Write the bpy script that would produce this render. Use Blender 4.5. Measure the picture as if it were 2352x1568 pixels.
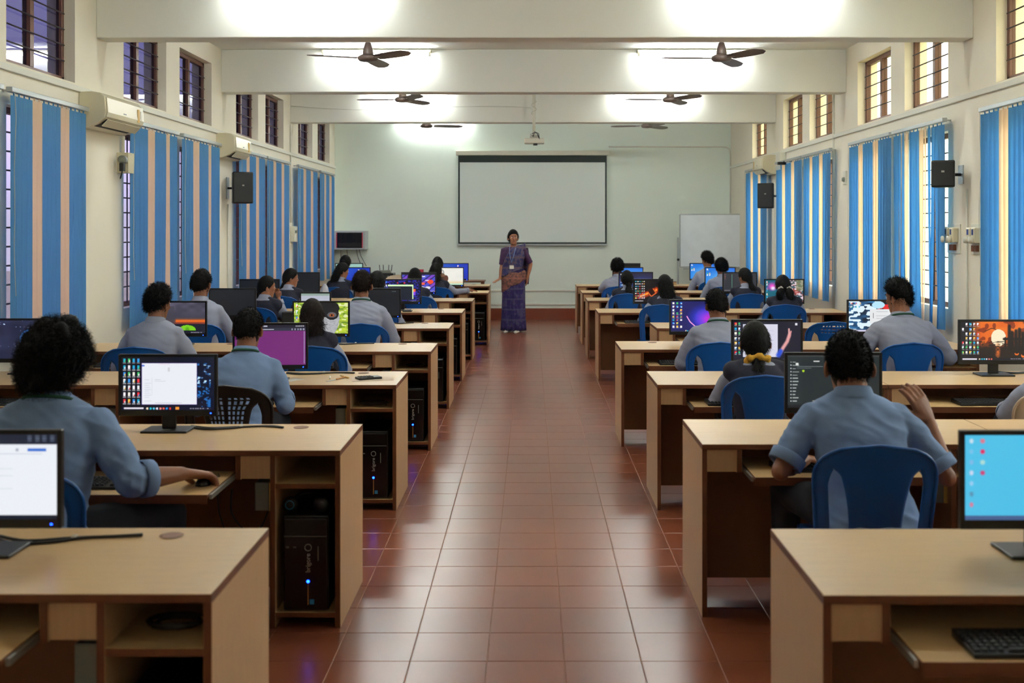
import bpy, bmesh, math, random
import numpy as np
from mathutils import Vector, Matrix, noise, Euler

# ------------------------------------------------------------------ scene, camera, light
for o in list(bpy.data.objects): bpy.data.objects.remove(o)
SC = bpy.context.scene
COL = SC.collection
F, CX, CY, CH = 2533.0, 1220.0, 522.0, 1.68
cam_d = bpy.data.cameras.new('camera'); cam = bpy.data.objects.new('camera', cam_d); COL.objects.link(cam)
cam.location = (0, 0, CH); cam.rotation_euler = (math.pi/2, 0, 0)
cam_d.sensor_width = 36; cam_d.lens = F/2352*36
cam_d.shift_x = (1176-CX)/2352; cam_d.shift_y = -(784-CY)/2352
cam_d.clip_start = .05; cam_d.clip_end = 200
cam_d.dof.use_dof = True; cam_d.dof.focus_distance = 9.0; cam_d.dof.aperture_fstop = 3.4
SC.camera = cam
SC.view_settings.view_transform = 'Standard'; SC.view_settings.look = 'None'
SC.view_settings.gamma = 1; SC.view_settings.use_curve_mapping = False
SC.view_settings.exposure = 1.05
W = bpy.data.worlds.new('world'); SC.world = W; W.use_nodes = True
wn = W.node_tree.nodes; wl = W.node_tree.links; bgn = wn['Background']
tc = wn.new('ShaderNodeTexCoord'); sp = wn.new('ShaderNodeSeparateXYZ'); cr = wn.new('ShaderNodeValToRGB')
wl.new(tc.outputs['Generated'], sp.inputs[0]); wl.new(sp.outputs['Z'], cr.inputs[0]); wl.new(cr.outputs[0], bgn.inputs[0])
cr.color_ramp.elements[0].position = 0.0; cr.color_ramp.elements[0].color = (.55, .62, .5, 1)
cr.color_ramp.elements[1].position = .12; cr.color_ramp.elements[1].color = (.95, .98, 1, 1)
bgn.inputs[1].default_value = 5.0
TUBE_POWER = 56.0
R = random.Random(7)

# ------------------------------------------------------------------ helpers
def lin(c):
    c = c/255.0
    return c/12.92 if c <= .04045 else ((c+.055)/1.055)**2.4
def rgb(*c): return tuple(lin(v) for v in c)+(1,)
def P(px, py, z): return Vector(((px-CX)*z/F, z, CH-(py-CY)*z/F))
def PX(px, z): return (px-CX)*z/F
def PZ(py, z): return CH-(py-CY)*z/F

def mat(name, col, rough=.6, metal=0, bump=0, bscale=60, var=0, vscale=8, spec=.5, stretch=(1, 1, 1), rand=0, transl=None, emit=None, estr=1, coat=0, wpos=False):
    m = bpy.data.materials.new(name); m.use_nodes = True
    n, l = m.node_tree.nodes, m.node_tree.links
    b = n['Principled BSDF']
    b.inputs['Base Color'].default_value = col; b.inputs['Roughness'].default_value = rough
    b.inputs['Metallic'].default_value = metal; b.inputs['Specular IOR Level'].default_value = spec
    b.inputs['Coat Weight'].default_value = coat
    if var or bump:
        t = n.new('ShaderNodeTexCoord'); mp = n.new('ShaderNodeMapping'); mp.inputs['Scale'].default_value = stretch
        l.new((n.new('ShaderNodeNewGeometry').outputs['Position'] if wpos else t.outputs['Object']), mp.inputs[0])
    if var:
        nz = n.new('ShaderNodeTexNoise'); nz.inputs['Scale'].default_value = vscale; nz.inputs['Detail'].default_value = 5
        l.new(mp.outputs[0], nz.inputs['Vector'])
        mr = n.new('ShaderNodeMapRange'); mr.inputs[1].default_value = .3; mr.inputs[2].default_value = .7
        mr.inputs[3].default_value = 1-var; mr.inputs[4].default_value = 1+var
        l.new(nz.outputs[0], mr.inputs[0])
        hs = n.new('ShaderNodeHueSaturation'); hs.inputs['Color'].default_value = col
        last = mr.outputs[0]
        if rand:
            oi = n.new('ShaderNodeObjectInfo'); m2 = n.new('ShaderNodeMapRange'); m2.inputs[3].default_value = 1-rand; m2.inputs[4].default_value = 1+rand
            l.new(oi.outputs['Random'], m2.inputs[0]); mu = n.new('ShaderNodeMath'); mu.operation = 'MULTIPLY'
            l.new(last, mu.inputs[0]); l.new(m2.outputs[0], mu.inputs[1]); last = mu.outputs[0]
        l.new(last, hs.inputs['Value']); l.new(hs.outputs[0], b.inputs['Base Color'])
    if bump:
        nb = n.new('ShaderNodeTexNoise'); nb.inputs['Scale'].default_value = bscale; nb.inputs['Detail'].default_value = 3
        l.new(mp.outputs[0], nb.inputs['Vector'])
        bp = n.new('ShaderNodeBump'); bp.inputs['Strength'].default_value = bump; bp.inputs['Distance'].default_value = .01
        l.new(nb.outputs[0], bp.inputs['Height']); l.new(bp.outputs[0], b.inputs['Normal'])
    if emit:
        b.inputs['Emission Color'].default_value = emit; b.inputs['Emission Strength'].default_value = estr
    if transl:
        tr = n.new('ShaderNodeBsdfTranslucent'); tr.inputs[0].default_value = col
        mx = n.new('ShaderNodeMixShader'); mx.inputs[0].default_value = transl
        l.new(b.outputs[0], mx.inputs[1]); l.new(tr.outputs[0], mx.inputs[2])
        l.new(mx.outputs[0], n['Material Output'].inputs[0])
    return m
def pane_mat(name, tint, refl=.08, rough=.02):
    m = bpy.data.materials.new(name); m.use_nodes = True
    n, l = m.node_tree.nodes, m.node_tree.links; n.remove(n['Principled BSDF'])
    t = n.new('ShaderNodeBsdfTransparent'); t.inputs[0].default_value = tint
    g = n.new('ShaderNodeBsdfGlossy'); g.inputs['Roughness'].default_value = rough; g.inputs[0].default_value = (1, 1, 1, 1)
    mx = n.new('ShaderNodeMixShader'); mx.inputs[0].default_value = refl
    l.new(t.outputs[0], mx.inputs[1]); l.new(g.outputs[0], mx.inputs[2]); l.new(mx.outputs[0], n['Material Output'].inputs[0])
    return m

M = {}
M['wall'] = mat('wall_paint', rgb(240, 232, 212), .7, bump=.08, bscale=90, var=.02, vscale=1.5)
M['back'] = mat('back_wall_paint', rgb(238, 248, 236), .7, bump=.05, bscale=90, var=.015, vscale=1.2)
M['beam'] = mat('beam_paint', rgb(235, 234, 224), .7, bump=.05, bscale=60, var=.015, vscale=1.5)
M['ceil'] = mat('ceiling_paint', rgb(236, 236, 228), .8)
M['trimw'] = mat('trim_paint', rgb(228, 226, 212), .6)
M['skirt'] = mat('skirting_tile', rgb(128, 62, 42), .3, var=.08, vscale=5)
M['grout'] = mat('grout', rgb(150, 110, 88), .8)
M['tile'] = mat('floor_tile', rgb(124, 66, 43), .282, var=.06, vscale=3, rand=.07, wpos=True, spec=.75)
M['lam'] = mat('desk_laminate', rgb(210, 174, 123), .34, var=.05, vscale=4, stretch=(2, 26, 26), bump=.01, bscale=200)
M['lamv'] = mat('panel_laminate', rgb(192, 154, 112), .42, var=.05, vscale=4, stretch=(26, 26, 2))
M['edge'] = mat('brown_edge', rgb(104, 56, 26), .5, var=.1, vscale=20)
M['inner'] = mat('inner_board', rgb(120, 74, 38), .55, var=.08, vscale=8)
M['metal'] = mat('zinc_rail', rgb(190, 188, 178), .35, metal=.8)
M['blk'] = mat('black_plastic', rgb(13, 13, 15), .36, bump=.02, bscale=300)
M['blkm'] = mat('black_matte', rgb(18, 18, 20), .6)
M['blkg'] = mat('black_gloss', rgb(12, 12, 14), .15)
M['grey'] = mat('grey_plastic', rgb(120, 122, 112), .5)
M['yel'] = mat('yellow_plastic', rgb(205, 165, 80), .5)
M['white'] = mat('white_plastic', rgb(225, 222, 205), .4)
M['ivory'] = mat('ivory_plastic', rgb(222, 212, 180), .3, coat=.3)
M['fan'] = mat('fan_brown', rgb(96, 80, 74), .35)
M['frame'] = mat('window_frame_paint', rgb(98, 62, 48), .45)
M['bar'] = mat('grille_bar', rgb(46, 36, 44), .5)
M['chair'] = mat('blue_chair_plastic', rgb(16, 82, 156), .33, var=.04, vscale=5, bump=.02, bscale=150)
M['chairb'] = mat('black_chair_plastic', rgb(36, 32, 31), .38)
M['chairc'] = mat('cream_chair_plastic', rgb(214, 190, 160), .4)
M['blue'] = mat('blue_blind_fabric', rgb(120, 182, 224), .8, transl=.6, bump=.1, bscale=250, var=.06, vscale=30, stretch=(4, 4, .2))
M['cream'] = mat('cream_blind_fabric', rgb(252, 232, 208), .8, transl=.6, bump=.1, bscale=250, var=.03, vscale=30, stretch=(4, 4, .2))
M['screen'] = mat('screen_canvas', rgb(230, 238, 233), .75)
M['scrblk'] = mat('screen_border', rgb(20, 34, 32), .6)
M['alu'] = mat('aluminium', rgb(175, 180, 180), .35, metal=.6)
M['wb'] = mat('whiteboard_enamel', rgb(232, 238, 242), .3, var=.03, vscale=6)
M['tube'] = mat('tube_glow', (1, 1, 1, 1), .5, emit=(.90, .97, 1.0, 1), estr=TUBE_POWER)
M['led'] = mat('blue_led', (0, 0, 0, 1), .5, emit=(.002, .02, 1, 1), estr=22)
M['redled'] = mat('red_led', (0, 0, 0, 1), .5, emit=(1, .05, .05, 1), estr=3)
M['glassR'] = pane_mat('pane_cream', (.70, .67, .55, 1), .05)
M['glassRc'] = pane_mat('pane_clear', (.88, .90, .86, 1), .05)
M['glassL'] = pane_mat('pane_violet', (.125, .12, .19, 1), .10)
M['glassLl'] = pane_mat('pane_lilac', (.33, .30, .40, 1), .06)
M['silver'] = mat('silver_print', rgb(170, 165, 155), .4)
M['gold'] = mat('copper_strip', rgb(190, 130, 70), .4, metal=.4)
M['stick'] = mat('blue_sticker', rgb(50, 140, 190), .5)
M['green'] = mat('green_cloth', rgb(20, 70, 50), .8)
M['yellowc'] = mat('yellow_cloth', rgb(200, 150, 40), .8, bump=.3, bscale=120)
M['whitec'] = mat('white_cloth', rgb(215, 210, 200), .8, bump=.3, bscale=120)
M['paper'] = mat('paper', rgb(222, 200, 178), .8)
M['red'] = mat('red_plastic', rgb(190, 30, 60), .5)
M['skin'] = mat('brown_skin', rgb(138, 88, 62), .5, var=.06, vscale=12)
M['skin2'] = mat('lighter_brown_skin', rgb(168, 112, 84), .5, var=.05, vscale=12)
M['hair'] = mat('black_hair', rgb(11, 9, 8), .65, spec=.18)
M['hairb'] = mat('dark_brown_hair', rgb(24, 14, 10), .65, spec=.18)
M['eye'] = mat('eye_white', rgb(225, 220, 212), .3)
M['iris'] = mat('iris', rgb(20, 12, 8), .2)
M['lip'] = mat('lips', rgb(120, 60, 52), .5)
M['shirt'] = mat('blue_shirt_cotton', rgb(112, 136, 174), .85, bump=.15, bscale=260, var=.04, vscale=10)
M['shirt_far'] = mat('blue_shirt_cotton_far_light', rgb(148, 152, 170), .85, bump=.15, bscale=260, var=.04, vscale=10)  # same blue shirt, its colour greyed for the light further back
M['vest'] = mat('navy_vest', rgb(25, 25, 44), .85, bump=.2, bscale=200)
M['trou'] = mat('navy_trousers', rgb(15, 17, 29), .85, bump=.1, bscale=200)
M['shoe'] = mat('black_shoe', rgb(20, 18, 18), .4)
M['cable'] = mat('black_cable', rgb(20, 18, 18), .5)
M['ccable'] = mat('white_cable', rgb(200, 198, 185), .5)
M['bluet'] = mat('teal_cable', rgb(50, 90, 100), .5)

class MB:
    def __init__(s): s.v = []; s.f = []; s.m = []
    def add(s, vs, fs, mi=0):
        o = len(s.v); s.v += [tuple(v) for v in vs]
        for i, f in enumerate(fs):
            s.f.append(tuple(o+k for k in f)); s.m.append(mi[i] if isinstance(mi, (list, tuple)) else mi)
        return s
    # faces order: -x,+x,-y,+y,-z,+z
    def box(s, x0, x1, y0, y1, z0, z1, mi=0):
        vs = [(x, y, z) for x in (x0, x1) for y in (y0, y1) for z in (z0, z1)]
        fs = [(0, 1, 3, 2), (4, 6, 7, 5), (0, 4, 5, 1), (2, 3, 7, 6), (0, 2, 6, 4), (1, 5, 7, 3)]
        return s.add(vs, fs, mi)
    def rings(s, rings, cap=True, closed=True, mi=0, loop=False):
        n = len(rings[0]); vs = [p for r in rings for p in r]; fs = []
        k = len(rings); rg = range(k) if loop else range(k-1)
        for i in rg:
            a, b = i*n, ((i+1) % k)*n
            for j in range(n if closed else n-1):
                j2 = (j+1) % n
                fs.append((a+j, a+j2, b+j2, b+j))
        if cap and closed and not loop:
            fs.append(tuple(range(n))[::-1]); fs.append(tuple((k-1)*n+j for j in range(n)))
        return s.add(vs, fs, mi)
    def tube(s, pts, rad, n=10, mi=0, cap=True):
        pts = [Vector(p) for p in pts]; k = len(pts)
        if not isinstance(rad, (list, tuple)): rad = [rad]*k
        d0 = (pts[1]-pts[0]).normalized(); up = Vector((0, 0, 1)) if abs(d0.z) < .9 else Vector((1, 0, 0))
        u = d0.cross(up).normalized(); rs = []
        for i, p in enumerate(pts):
            d = (pts[min(i+1, k-1)]-pts[max(i-1, 0)]).normalized()
            u = (u-d*u.dot(d)).normalized(); w = d.cross(u)
            rs.append([p+(u*math.cos(t)+w*math.sin(t))*rad[i] for t in [2*math.pi*j/n for j in range(n)]])
        return s.rings(rs, cap=cap, mi=mi)
    def lathe(s, prof, c=(0, 0, 0), n=24, mi=0, axis='z'):
        rs = []
        for r, z in prof:
            ring = []
            for j in range(n):
                t = 2*math.pi*j/n
                if axis == 'z': ring.append((c[0]+r*math.cos(t), c[1]+r*math.sin(t), c[2]+z))
                elif axis == 'y': ring.append((c[0]+r*math.cos(t), c[1]+z, c[2]-r*math.sin(t)))
                else: ring.append((c[0]+z, c[1]+r*math.cos(t), c[2]+r*math.sin(t)))
            rs.append(ring)
        return s.rings(rs, mi=mi)
    def ell(s, c, r, n=14, k=8, mi=0, rot=None):
        rs = []
        for i in range(k+1):
            ph = -math.pi/2+math.pi*i/k; cr_ = max(math.cos(ph), .02)
            ring = []
            for j in range(n):
                t = 2*math.pi*j/n
                p = Vector((r[0]*cr_*math.cos(t), r[1]*cr_*math.sin(t), r[2]*math.sin(ph)))
                if rot is not None: p = rot @ p
                ring.append(p+Vector(c))
            rs.append(ring)
        return s.rings(rs, mi=mi)
    def xform(s, mtx):
        s.v = [tuple(mtx @ Vector(v)) for v in s.v]; return s
    def mesh(s, name, mats, smooth=False):
        me = bpy.data.meshes.new(name); me.from_pydata(s.v, [], s.f)
        for m in (mats if isinstance(mats, (list, tuple)) else [mats]): me.materials.append(m)
        me.polygons.foreach_set('material_index', s.m)
        if smooth: me.polygons.foreach_set('use_smooth', [True]*len(me.polygons))
        me.update(); return me
    def build(s, name, mats, parent=None, smooth=False, bevel=0, auto=False):
        o = bpy.data.objects.new(name, s.mesh(name, mats, smooth)); COL.objects.link(o)
        if parent: o.parent = parent
        if bevel:
            b = o.modifiers.new('bevel', 'BEVEL'); b.width = bevel; b.segments = 2; b.limit_method = 'ANGLE'
        if auto:
            for p in o.data.polygons: p.use_smooth = True
            try: o.data.set_sharp_from_angle(angle=math.radians(35))
            except Exception: pass
        return o
def linkmesh(name, me, parent=None, loc=None):
    o = bpy.data.objects.new(name, me); COL.objects.link(o)
    if parent: o.parent = parent
    if loc is not None: o.location = loc
    return o
def tag(o, label, cat, group=None, kind=None):
    if label: o['label'] = label
    if cat: o['category'] = cat
    if group: o['group'] = group
    if kind: o['kind'] = kind
    return o
def thing(name, label, cat, loc=(0, 0, 0), rz=0, group=None):
    o = bpy.data.objects.new(name, None); COL.objects.link(o); o.empty_display_size = .1
    o.location = loc; o.rotation_euler = (0, 0, rz); return tag(o, label, cat, group)
def struct(name, mb, m, parent=None, **k):
    o = mb.build(name, m, parent, **k)
    o['kind'] = 'structure'; return o
def dup(root, loc, rz=0, label=None, group=None, skip=()):
    def rec(o, par):
        c = o.copy(); COL.objects.link(c); c.parent = par
        for ch in kids.get(o, []):
            if ch.name.split('.')[0] not in skip: rec(ch, c)
        return c
    kids = {}
    stack = [root]
    while stack:
        q = stack.pop(); kids[q] = list(q.children); stack += kids[q]
    r = rec(root, None); r.location = loc; r.rotation_euler = (0, 0, rz)
    if label: r['label'] = label
    if group: r['group'] = group
    return r
ORD = ['first', 'second', 'third', 'fourth', 'fifth', 'sixth', 'seventh', 'eighth', 'ninth']
def text_mesh(txt, size, m, name, depth=.0008):
    cu = bpy.data.curves.new('t', 'FONT'); cu.body = txt; cu.size = size; cu.extrude = depth; cu.align_x = 'CENTER'; cu.align_y = 'CENTER'
    o = bpy.data.objects.new('t', cu); COL.objects.link(o)
    me = o.to_mesh().copy(); o.to_mesh_clear()
    bpy.data.objects.remove(o); me.materials.clear(); me.materials.append(m); me.name = name
    return me

# ------------------------------------------------------------------ room
XL, XR, YB, YF, HC = -3.57, 3.63, 20.05, -2.2, 3.73
# windows: y-ranges
WL = [(6.0, 7.12), (7.5, 8.63), (9.66, 10.79), (11.2, 12.32), (13.34, 14.42), (14.82, 15.9), (16.9, 18.0), (18.45, 19.53)]
WR = [(3.84, 4.96), (5.95, 7.07), (7.49, 8.61), (9.6, 10.72), (11.13, 12.26), (13.28, 14.38), (14.76, 15.88), (17.0, 18.1)]  # nearest range is an unseen opening added for more daylight
UZ, LZ = (2.81, 3.51), (.97, 2.52)
def wall_mesh(x0, x1, wins):
    mb = MB(); ys = sorted({YF, YB+.2}|{v for w in wins for v in w})
    for a, b in zip(ys[:-1], ys[1:]):
        if any(abs(w[0]-a) < 1e-6 for w in wins):
            for z0, z1 in ((-.1, LZ[0]), (LZ[1], UZ[0]), (UZ[1], HC+.1)): mb.box(x0, x1, a, b, z0, z1)
        else: mb.box(x0, x1, a, b, -.1, HC+.1)
    return mb
struct('wall_left', wall_mesh(XL-.22, XL, WL), M['wall'])
struct('wall_right', wall_mesh(XR, XR+.22, WR), M['wall'])
struct('wall_back', MB().box(XL, XR, YB, YB+.2, -.1, HC+.1), M['back'])
struct('wall_front', MB().box(XL, XR, YF-.2, YF, -.1, HC+.1), M['wall'])
struct('ceiling', MB().box(XL-.22, XR+.22, YF-.2, YB+.2, HC, HC+.2), M['ceil'])
BEAMS = [1.75, 5.4, 9.05, 12.7, 16.35]
for i, y in enumerate(BEAMS):
    struct('beam', MB().box(XL, XR, y, y+.23, 3.235, HC), M['beam'], bevel=.008)
# ledge lines and skirting
struct('trim_left', MB().box(XL, XL+.022, YF, YB, 2.745, 2.79), M['trimw'], bevel=.004)
struct('trim_right', MB().box(XR-.022, XR, YF, YB, 2.745, 2.79), M['trimw'], bevel=.004)
struct('trim_back', MB().box(XL, XR, YB-.02, YB, .515, .545), M['trimw'], bevel=.004)
struct('trim_back_lower', MB().box(XL, XR, YB-.02, YB, .265, .295), M['trimw'], bevel=.004)
struct('baseboard_back', MB().box(XL, XR, YB-.012, YB, 0, .21), M['skirt'])
struct('baseboard_left', MB().box(XL, XL+.012, YF, YB-.012, 0, .12), M['skirt'])
struct('baseboard_right', MB().box(XR-.012, XR, YF, YB-.012, 0, .12), M['skirt'])
# floor: slab + tiles
floor = struct('floor', MB().box(XL-.2, XR+.2, YF-.2, YB+.2, -.1, -.0025), M['grout'])
TP, TX0, TY0 = .2985, .128, 4.273
tm = MB(); h = TP/2-.0016
tm.rings([[(-h, -h, -.01), (h, -h, -.01), (h, h, -.01), (-h, h, -.01)], [(-h, -h, -.0012), (h, -h, -.0012), (h, h, -.0012), (-h, h, -.0012)],
          [(-h+.0015, -h+.0015, 0), (h-.0015, -h+.0015, 0), (h-.0015, h-.0015, 0), (-h+.0015, h-.0015, 0)]])
tile_me = tm.mesh('tile', M['tile'])
rest = MB(); cnt = 0
i0, i1 = int((XL-TX0)/TP)-1, int((XR-TX0)/TP)+1
j0, j1 = int((YF-TY0)/TP)-1, int((YB-TY0)/TP)+1
for j in range(j0, j1+1):
    for i in range(i0, i1+1):
        cx, cy = TX0+(i+.5)*TP, TY0+(j+.5)*TP
        if cx-h > XR or cx+h < XL or cy-h > YB or cy+h < YF: continue
        if -4 <= i <= 2 and -1 <= j <= 41:
            o = linkmesh('tile', tile_me, floor, (cx, cy, 0)); cnt += 1
            o.rotation_euler = (R.uniform(-1, 1)*.0007, R.uniform(-1, 1)*.0007, 0); o['kind'] = 'structure'
        else:
            z = R.uniform(-.0003, .0003)
            rest.add([(v.co.x+cx, v.co.y+cy, v.co.z+z) for v in tile_me.vertices], [tuple(p.vertices) for p in tile_me.polygons])
rf = rest.build('tile_field', M['tile'], floor); rf['kind'] = 'stuff'
# outside ground and far greenery seen as pale light only
g = struct('ground', MB().box(-30, 30, -20, 50, -.6, -.3), mat('outside_ground', rgb(150, 150, 120), .9))

# windows
def window(n, side, y0, y1, upper):
    s = -1 if side == 'L' else 1
    xw = XL if side == 'L' else XR; xf = xw+s*.085
    z0, z1 = UZ if upper else LZ
    fr = MB(); d = .05
    xa, xb = sorted((xf, xf+s*d))
    for b in ((y0, y0+.045, z0, z1), (y1-.045, y1, z0, z1), (y0, y1, z0, z0+.045), (y0, y1, z1-.045, z1)): fr.box(xa, xb, *b)
    ym = (y0+y1)/2
    fo = struct('window_%d' % n, fr, M['frame'], bevel=.003)
    mu = MB().box(xa-.005, xb+.005, ym-.03, ym+.03, z0+.045, z1-.045); struct('mullion', mu, M['frame'], fo)
    hh = (z1-z0-.09); nb = 4 if upper else 10
    for k in range(nb):
        zz = z0+.045+hh*(k+1)/(nb+1)
        b = MB().tube([(xf-s*.012, y0+.03, zz), (xf-s*.012, y1-.03, zz)], .006 if upper else .007, 6)
        struct('bar', b, M['bar'], fo)
    if not upper:
        for k in range(1, 4): struct('bar', MB().tube([(xf-s*.012, y0+(y1-y0)*k/4, z0+.03), (xf-s*.012, y0+(y1-y0)*k/4, z1-.03)], .006, 6), M['bar'], fo)
    for k, (a, b) in enumerate(((y0+.045, ym-.03), (ym+.03, y1-.045))):
        p = MB().box(xf+s*.022, xf+s*.026, a, b, z0+.045, z1-.045)
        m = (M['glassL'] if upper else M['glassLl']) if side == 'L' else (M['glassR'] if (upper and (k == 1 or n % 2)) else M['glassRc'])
        po = struct('pane', p, m, fo)
    return fo
n = 1
for side, ws in (('L', WL), ('R', WR)):
    for (a, b) in ws:
        window(n, side, a, b, True); n += 1
        window(n, side, a, b, False); n += 1

# ------------------------------------------------------------------ vertical blinds
def blind(side, y0, y1, pattern, ang, mess, label, name='vertical_blind'):
    s = 1 if side == 'L' else -1; xw = XL if side == 'L' else XR; x = xw+s*.085
    t = thing(name, label, 'blind', (x, (y0+y1)/2, 0), 0, 'vertical blinds over the windows')
    hw = (y1-y0)/2
    MB().box(-.022, .022, -hw, hw, 2.585, 2.62).build('headrail', M['alu'], t, bevel=.004)
    for yy in (-hw+.1, hw-.1): MB().box(-.085*s if s > 0 else 0, 0 if s > 0 else .085, yy-.015, yy+.015, 2.60, 2.612).build('bracket', M['metal'], t)
    n_ = len(pattern); p = (2*hw-.06)/n_
    for k, ch in enumerate(pattern):
        yc = -hw+.03+p*(k+.5); a = math.radians(ang+R.uniform(-1, 1)*mess*12)
        w = p*1.12/2; sw = R.uniform(-1, 1)*mess*.05; tw = R.uniform(-1, 1)*mess*.5
        mb = MB(); rings = []
        zt, zb = 2.565, .80+R.uniform(-.01, .01)
        for q in range(7):
            f = q/6; z = zt+(zb-zt)*f; aa = a+tw*f*f; ca, sa = math.cos(aa), math.sin(aa)
            dy = sw*f*f
            th = .0006; bow = .004
            pts = []
            for (u, v) in ((-w, -th), (-w/2, bow-th), (w/2, bow-th), (w, -th), (w, th), (w/2, bow+th), (-w/2, bow+th), (-w, th)):
                pts.append((v*ca-u*sa, yc+dy+u*ca+v*sa, z))
            rings.append(pts)
        mb.rings(rings)
        mb.box(-.004, .004, yc-.004, yc+.004, 2.56, 2.59)
        mb.build('slat', M['blue'] if ch == 'B' else M['cream'], t)
    cp = [(s*.03, -hw+.02 if side == 'L' else hw-.05, 2.58)]+[(s*.03+.004*math.sin(q), (-hw+.02 if side == 'L' else hw-.05)+.01*math.sin(q*1.7), 2.58-q*.17) for q in range(1, 9)]
    MB().tube(cp, .0025, 5).build('pull_cord', M['ccable'], t)
    return t
A_, B_ = 'BBBBCCBBBBCCBBBB', 'BBBCCBBBCCBBB'
pos = ['beside the frame edge', 'left of the nearest air conditioner', 'partly behind the socket box', 'below the second air conditioner',
       'directly behind the left loudspeaker', 'just past the left loudspeaker', 'just past the white wall switch', 'in the back left corner, twisted slats']
LB = [(5.85, 7.25, A_, -4, .15), (7.36, 8.65, A_, -3, .12), (9.57, 10.86, 'BBBBCCBBBCBB', -3, .5), (11.0, 12.36, 'BBBCCBBBCBBB', -3, .2), (13.14, 14.45, A_, -4, .15), (14.54, 15.9, A_, -3, .12), (16.47, 17.98, A_, -6, .3), (18.2, 19.5, A_, -16, 1.0)]
for i, (a, b, p, g_, m_) in enumerate(LB): blind('L', a, b, p, g_, m_, 'blue and cream vertical blind on left wall, '+pos[i])
posr = ['nearest, beside the wall sockets', 'messy and half open beside small loudspeaker', 'between vertical pipe and the messy one', 'past the vertical pipe, thin gap', 'behind the far air conditioner', 'furthest, beside the whiteboard']
RB = [(7.3, 8.69, A_, 16, .35), (9.45, 10.79, 'BBBBCCBBBCBBB', 0, 1.2), (10.87, 12.27, A_, 14, .45), (13.05, 14.38, 'BBBCCBBBCCBBB', 3, .6), (14.43, 15.95, A_, 8, .2), (16.6, 18.2, A_, 8, .15)]
for i, (a, b, p, g_, m_) in enumerate(RB): blind('R', a, b, p, g_, m_, 'blue and cream vertical blind on right wall, '+posr[i])

# ------------------------------------------------------------------ tubes and fans
def tube_light(x, y, label, z=3.665, rz=0):
    t = thing('tube_light', label, 'light', (x, y, z), rz, 'fluorescent tubes on the beams')
    MB().box(-.625, .625, -.095, -.001, .012, .045).build('batten', M['ivory'], t, bevel=.004)
    for sx in (-1, 1):
        MB().box(sx*.61-.012, sx*.61+.012, -.125, -.085, -.032, .014).build('lamp_holder', M['white'], t)
    MB().tube([(-.598, -.105, -.012), (.598, -.105, -.012)], .0145, 12).build('tube', M['tube'], t)
    return t
tn = {1.75: 'beam behind the camera', 5.4: 'beam just over the camera', 9.05: 'nearest visible beam', 12.7: 'second beam', 16.35: 'third beam'}
for y in BEAMS:
    xl, xr = (-1.83, 1.83)
    if y == 12.7: xl, xr = -1.77, 1.84
    tube_light(xl, y, 'white fluorescent tube light on the %s, left of the aisle' % tn[y])
    tube_light(xr, y, 'white fluorescent tube light on the %s, right of the aisle' % tn[y])
for y in BEAMS[1:]:  # unseen tubes added behind the beams to brighten the room
    for x in (-1.8, 1.8): tube_light(x, y+.23, 'added fill tube, unseen behind the %s, %s of the aisle' % (tn[y], 'left' if x < 0 else 'right'), rz=math.pi)
tube_light(-1.75, YB, 'white fluorescent tube light high on the back wall, left side')

def fan_proto():
    t = thing('ceiling_fan', 'x', 'fan', (0, 0, 0))
    # origin at hub centre height
    MB().tube([(0, 0, .06), (0, 0, HC-3.36)], .011, 8).build('down_rod', M['fan'], t, smooth=True)
    MB().lathe([(.01, .16), (.028, .15), (.045, .10), (.055, .04), (.05, .03), (.01, .028)], n=20).build('motor_cover', M['fan'], t, smooth=True)
    MB().lathe([(.02, .03), (.075, .03), (.1, .012), (.102, -.012), (.085, -.03), (.03, -.038), (.005, -.038)], n=28).build('motor', M['fan'], t, smooth=True)
    MB().lathe([(.01, HC-3.36), (.05, HC-3.362), (.055, HC-3.39), (.02, HC-3.43), (.01, HC-3.43)], n=20).build('ceiling_canopy', M['fan'], t, smooth=True)
    for k in range(3):
        a = 2*math.pi*k/3
        mb = MB(); rs = []
        for f in [0, .08, .3, .6, .85, .96, 1]:
            r = .12+f*.48; w = .055+.012*math.sin(f*3) if f < .9 else .05*(1-(f-.9)*6)
            tilt = math.radians(-16); rs.append([(r, -w*math.cos(tilt), -w*math.sin(tilt)-.004), (r, w*math.cos(tilt), w*math.sin(tilt)-.004), (r, w*math.cos(tilt), w*math.sin(tilt)-.001), (r, -w*math.cos(tilt), -w*math.sin(tilt)-.001)])
        mb.rings(rs); mb.xform(Matrix.Rotation(a, 4, 'Z')); mb.build('blade', M['fan'], t)
        b2 = MB().box(.07, .19, -.018, .018, -.006, .003); b2.xform(Matrix.Rotation(a, 4, 'Z')); b2.build('blade_arm', M['fan'], t)
    return t
fans = [(-1.62, 10.95, 3.39, -40, 'nearest left fan below the lit tube'), (1.89, 10.95, 3.33, -58, 'nearest right fan below the lit tube'),
        (-1.69, 14.5, 3.355, -60, 'second left fan, under the second beam'), (1.83, 14.5, 3.35, -57, 'second right fan, under the second beam'),
        (-1.73, 18.25, 3.37, 10, 'furthest left fan, cut by the third beam'), (1.92, 18.25, 3.38, 50, 'furthest right fan, cut by the third beam')]
fp = fan_proto()
for i, (x, y, z, a, lb) in enumerate(fans):
    o = fp if i == 0 else dup(fp, (0, 0, 0))
    o.location = (x, y, 3.36); o.rotation_euler = (0, 0, math.radians(a)); o['label'] = 'brown three-blade ceiling fan, '+lb; o['group'] = 'ceiling fans'
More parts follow.
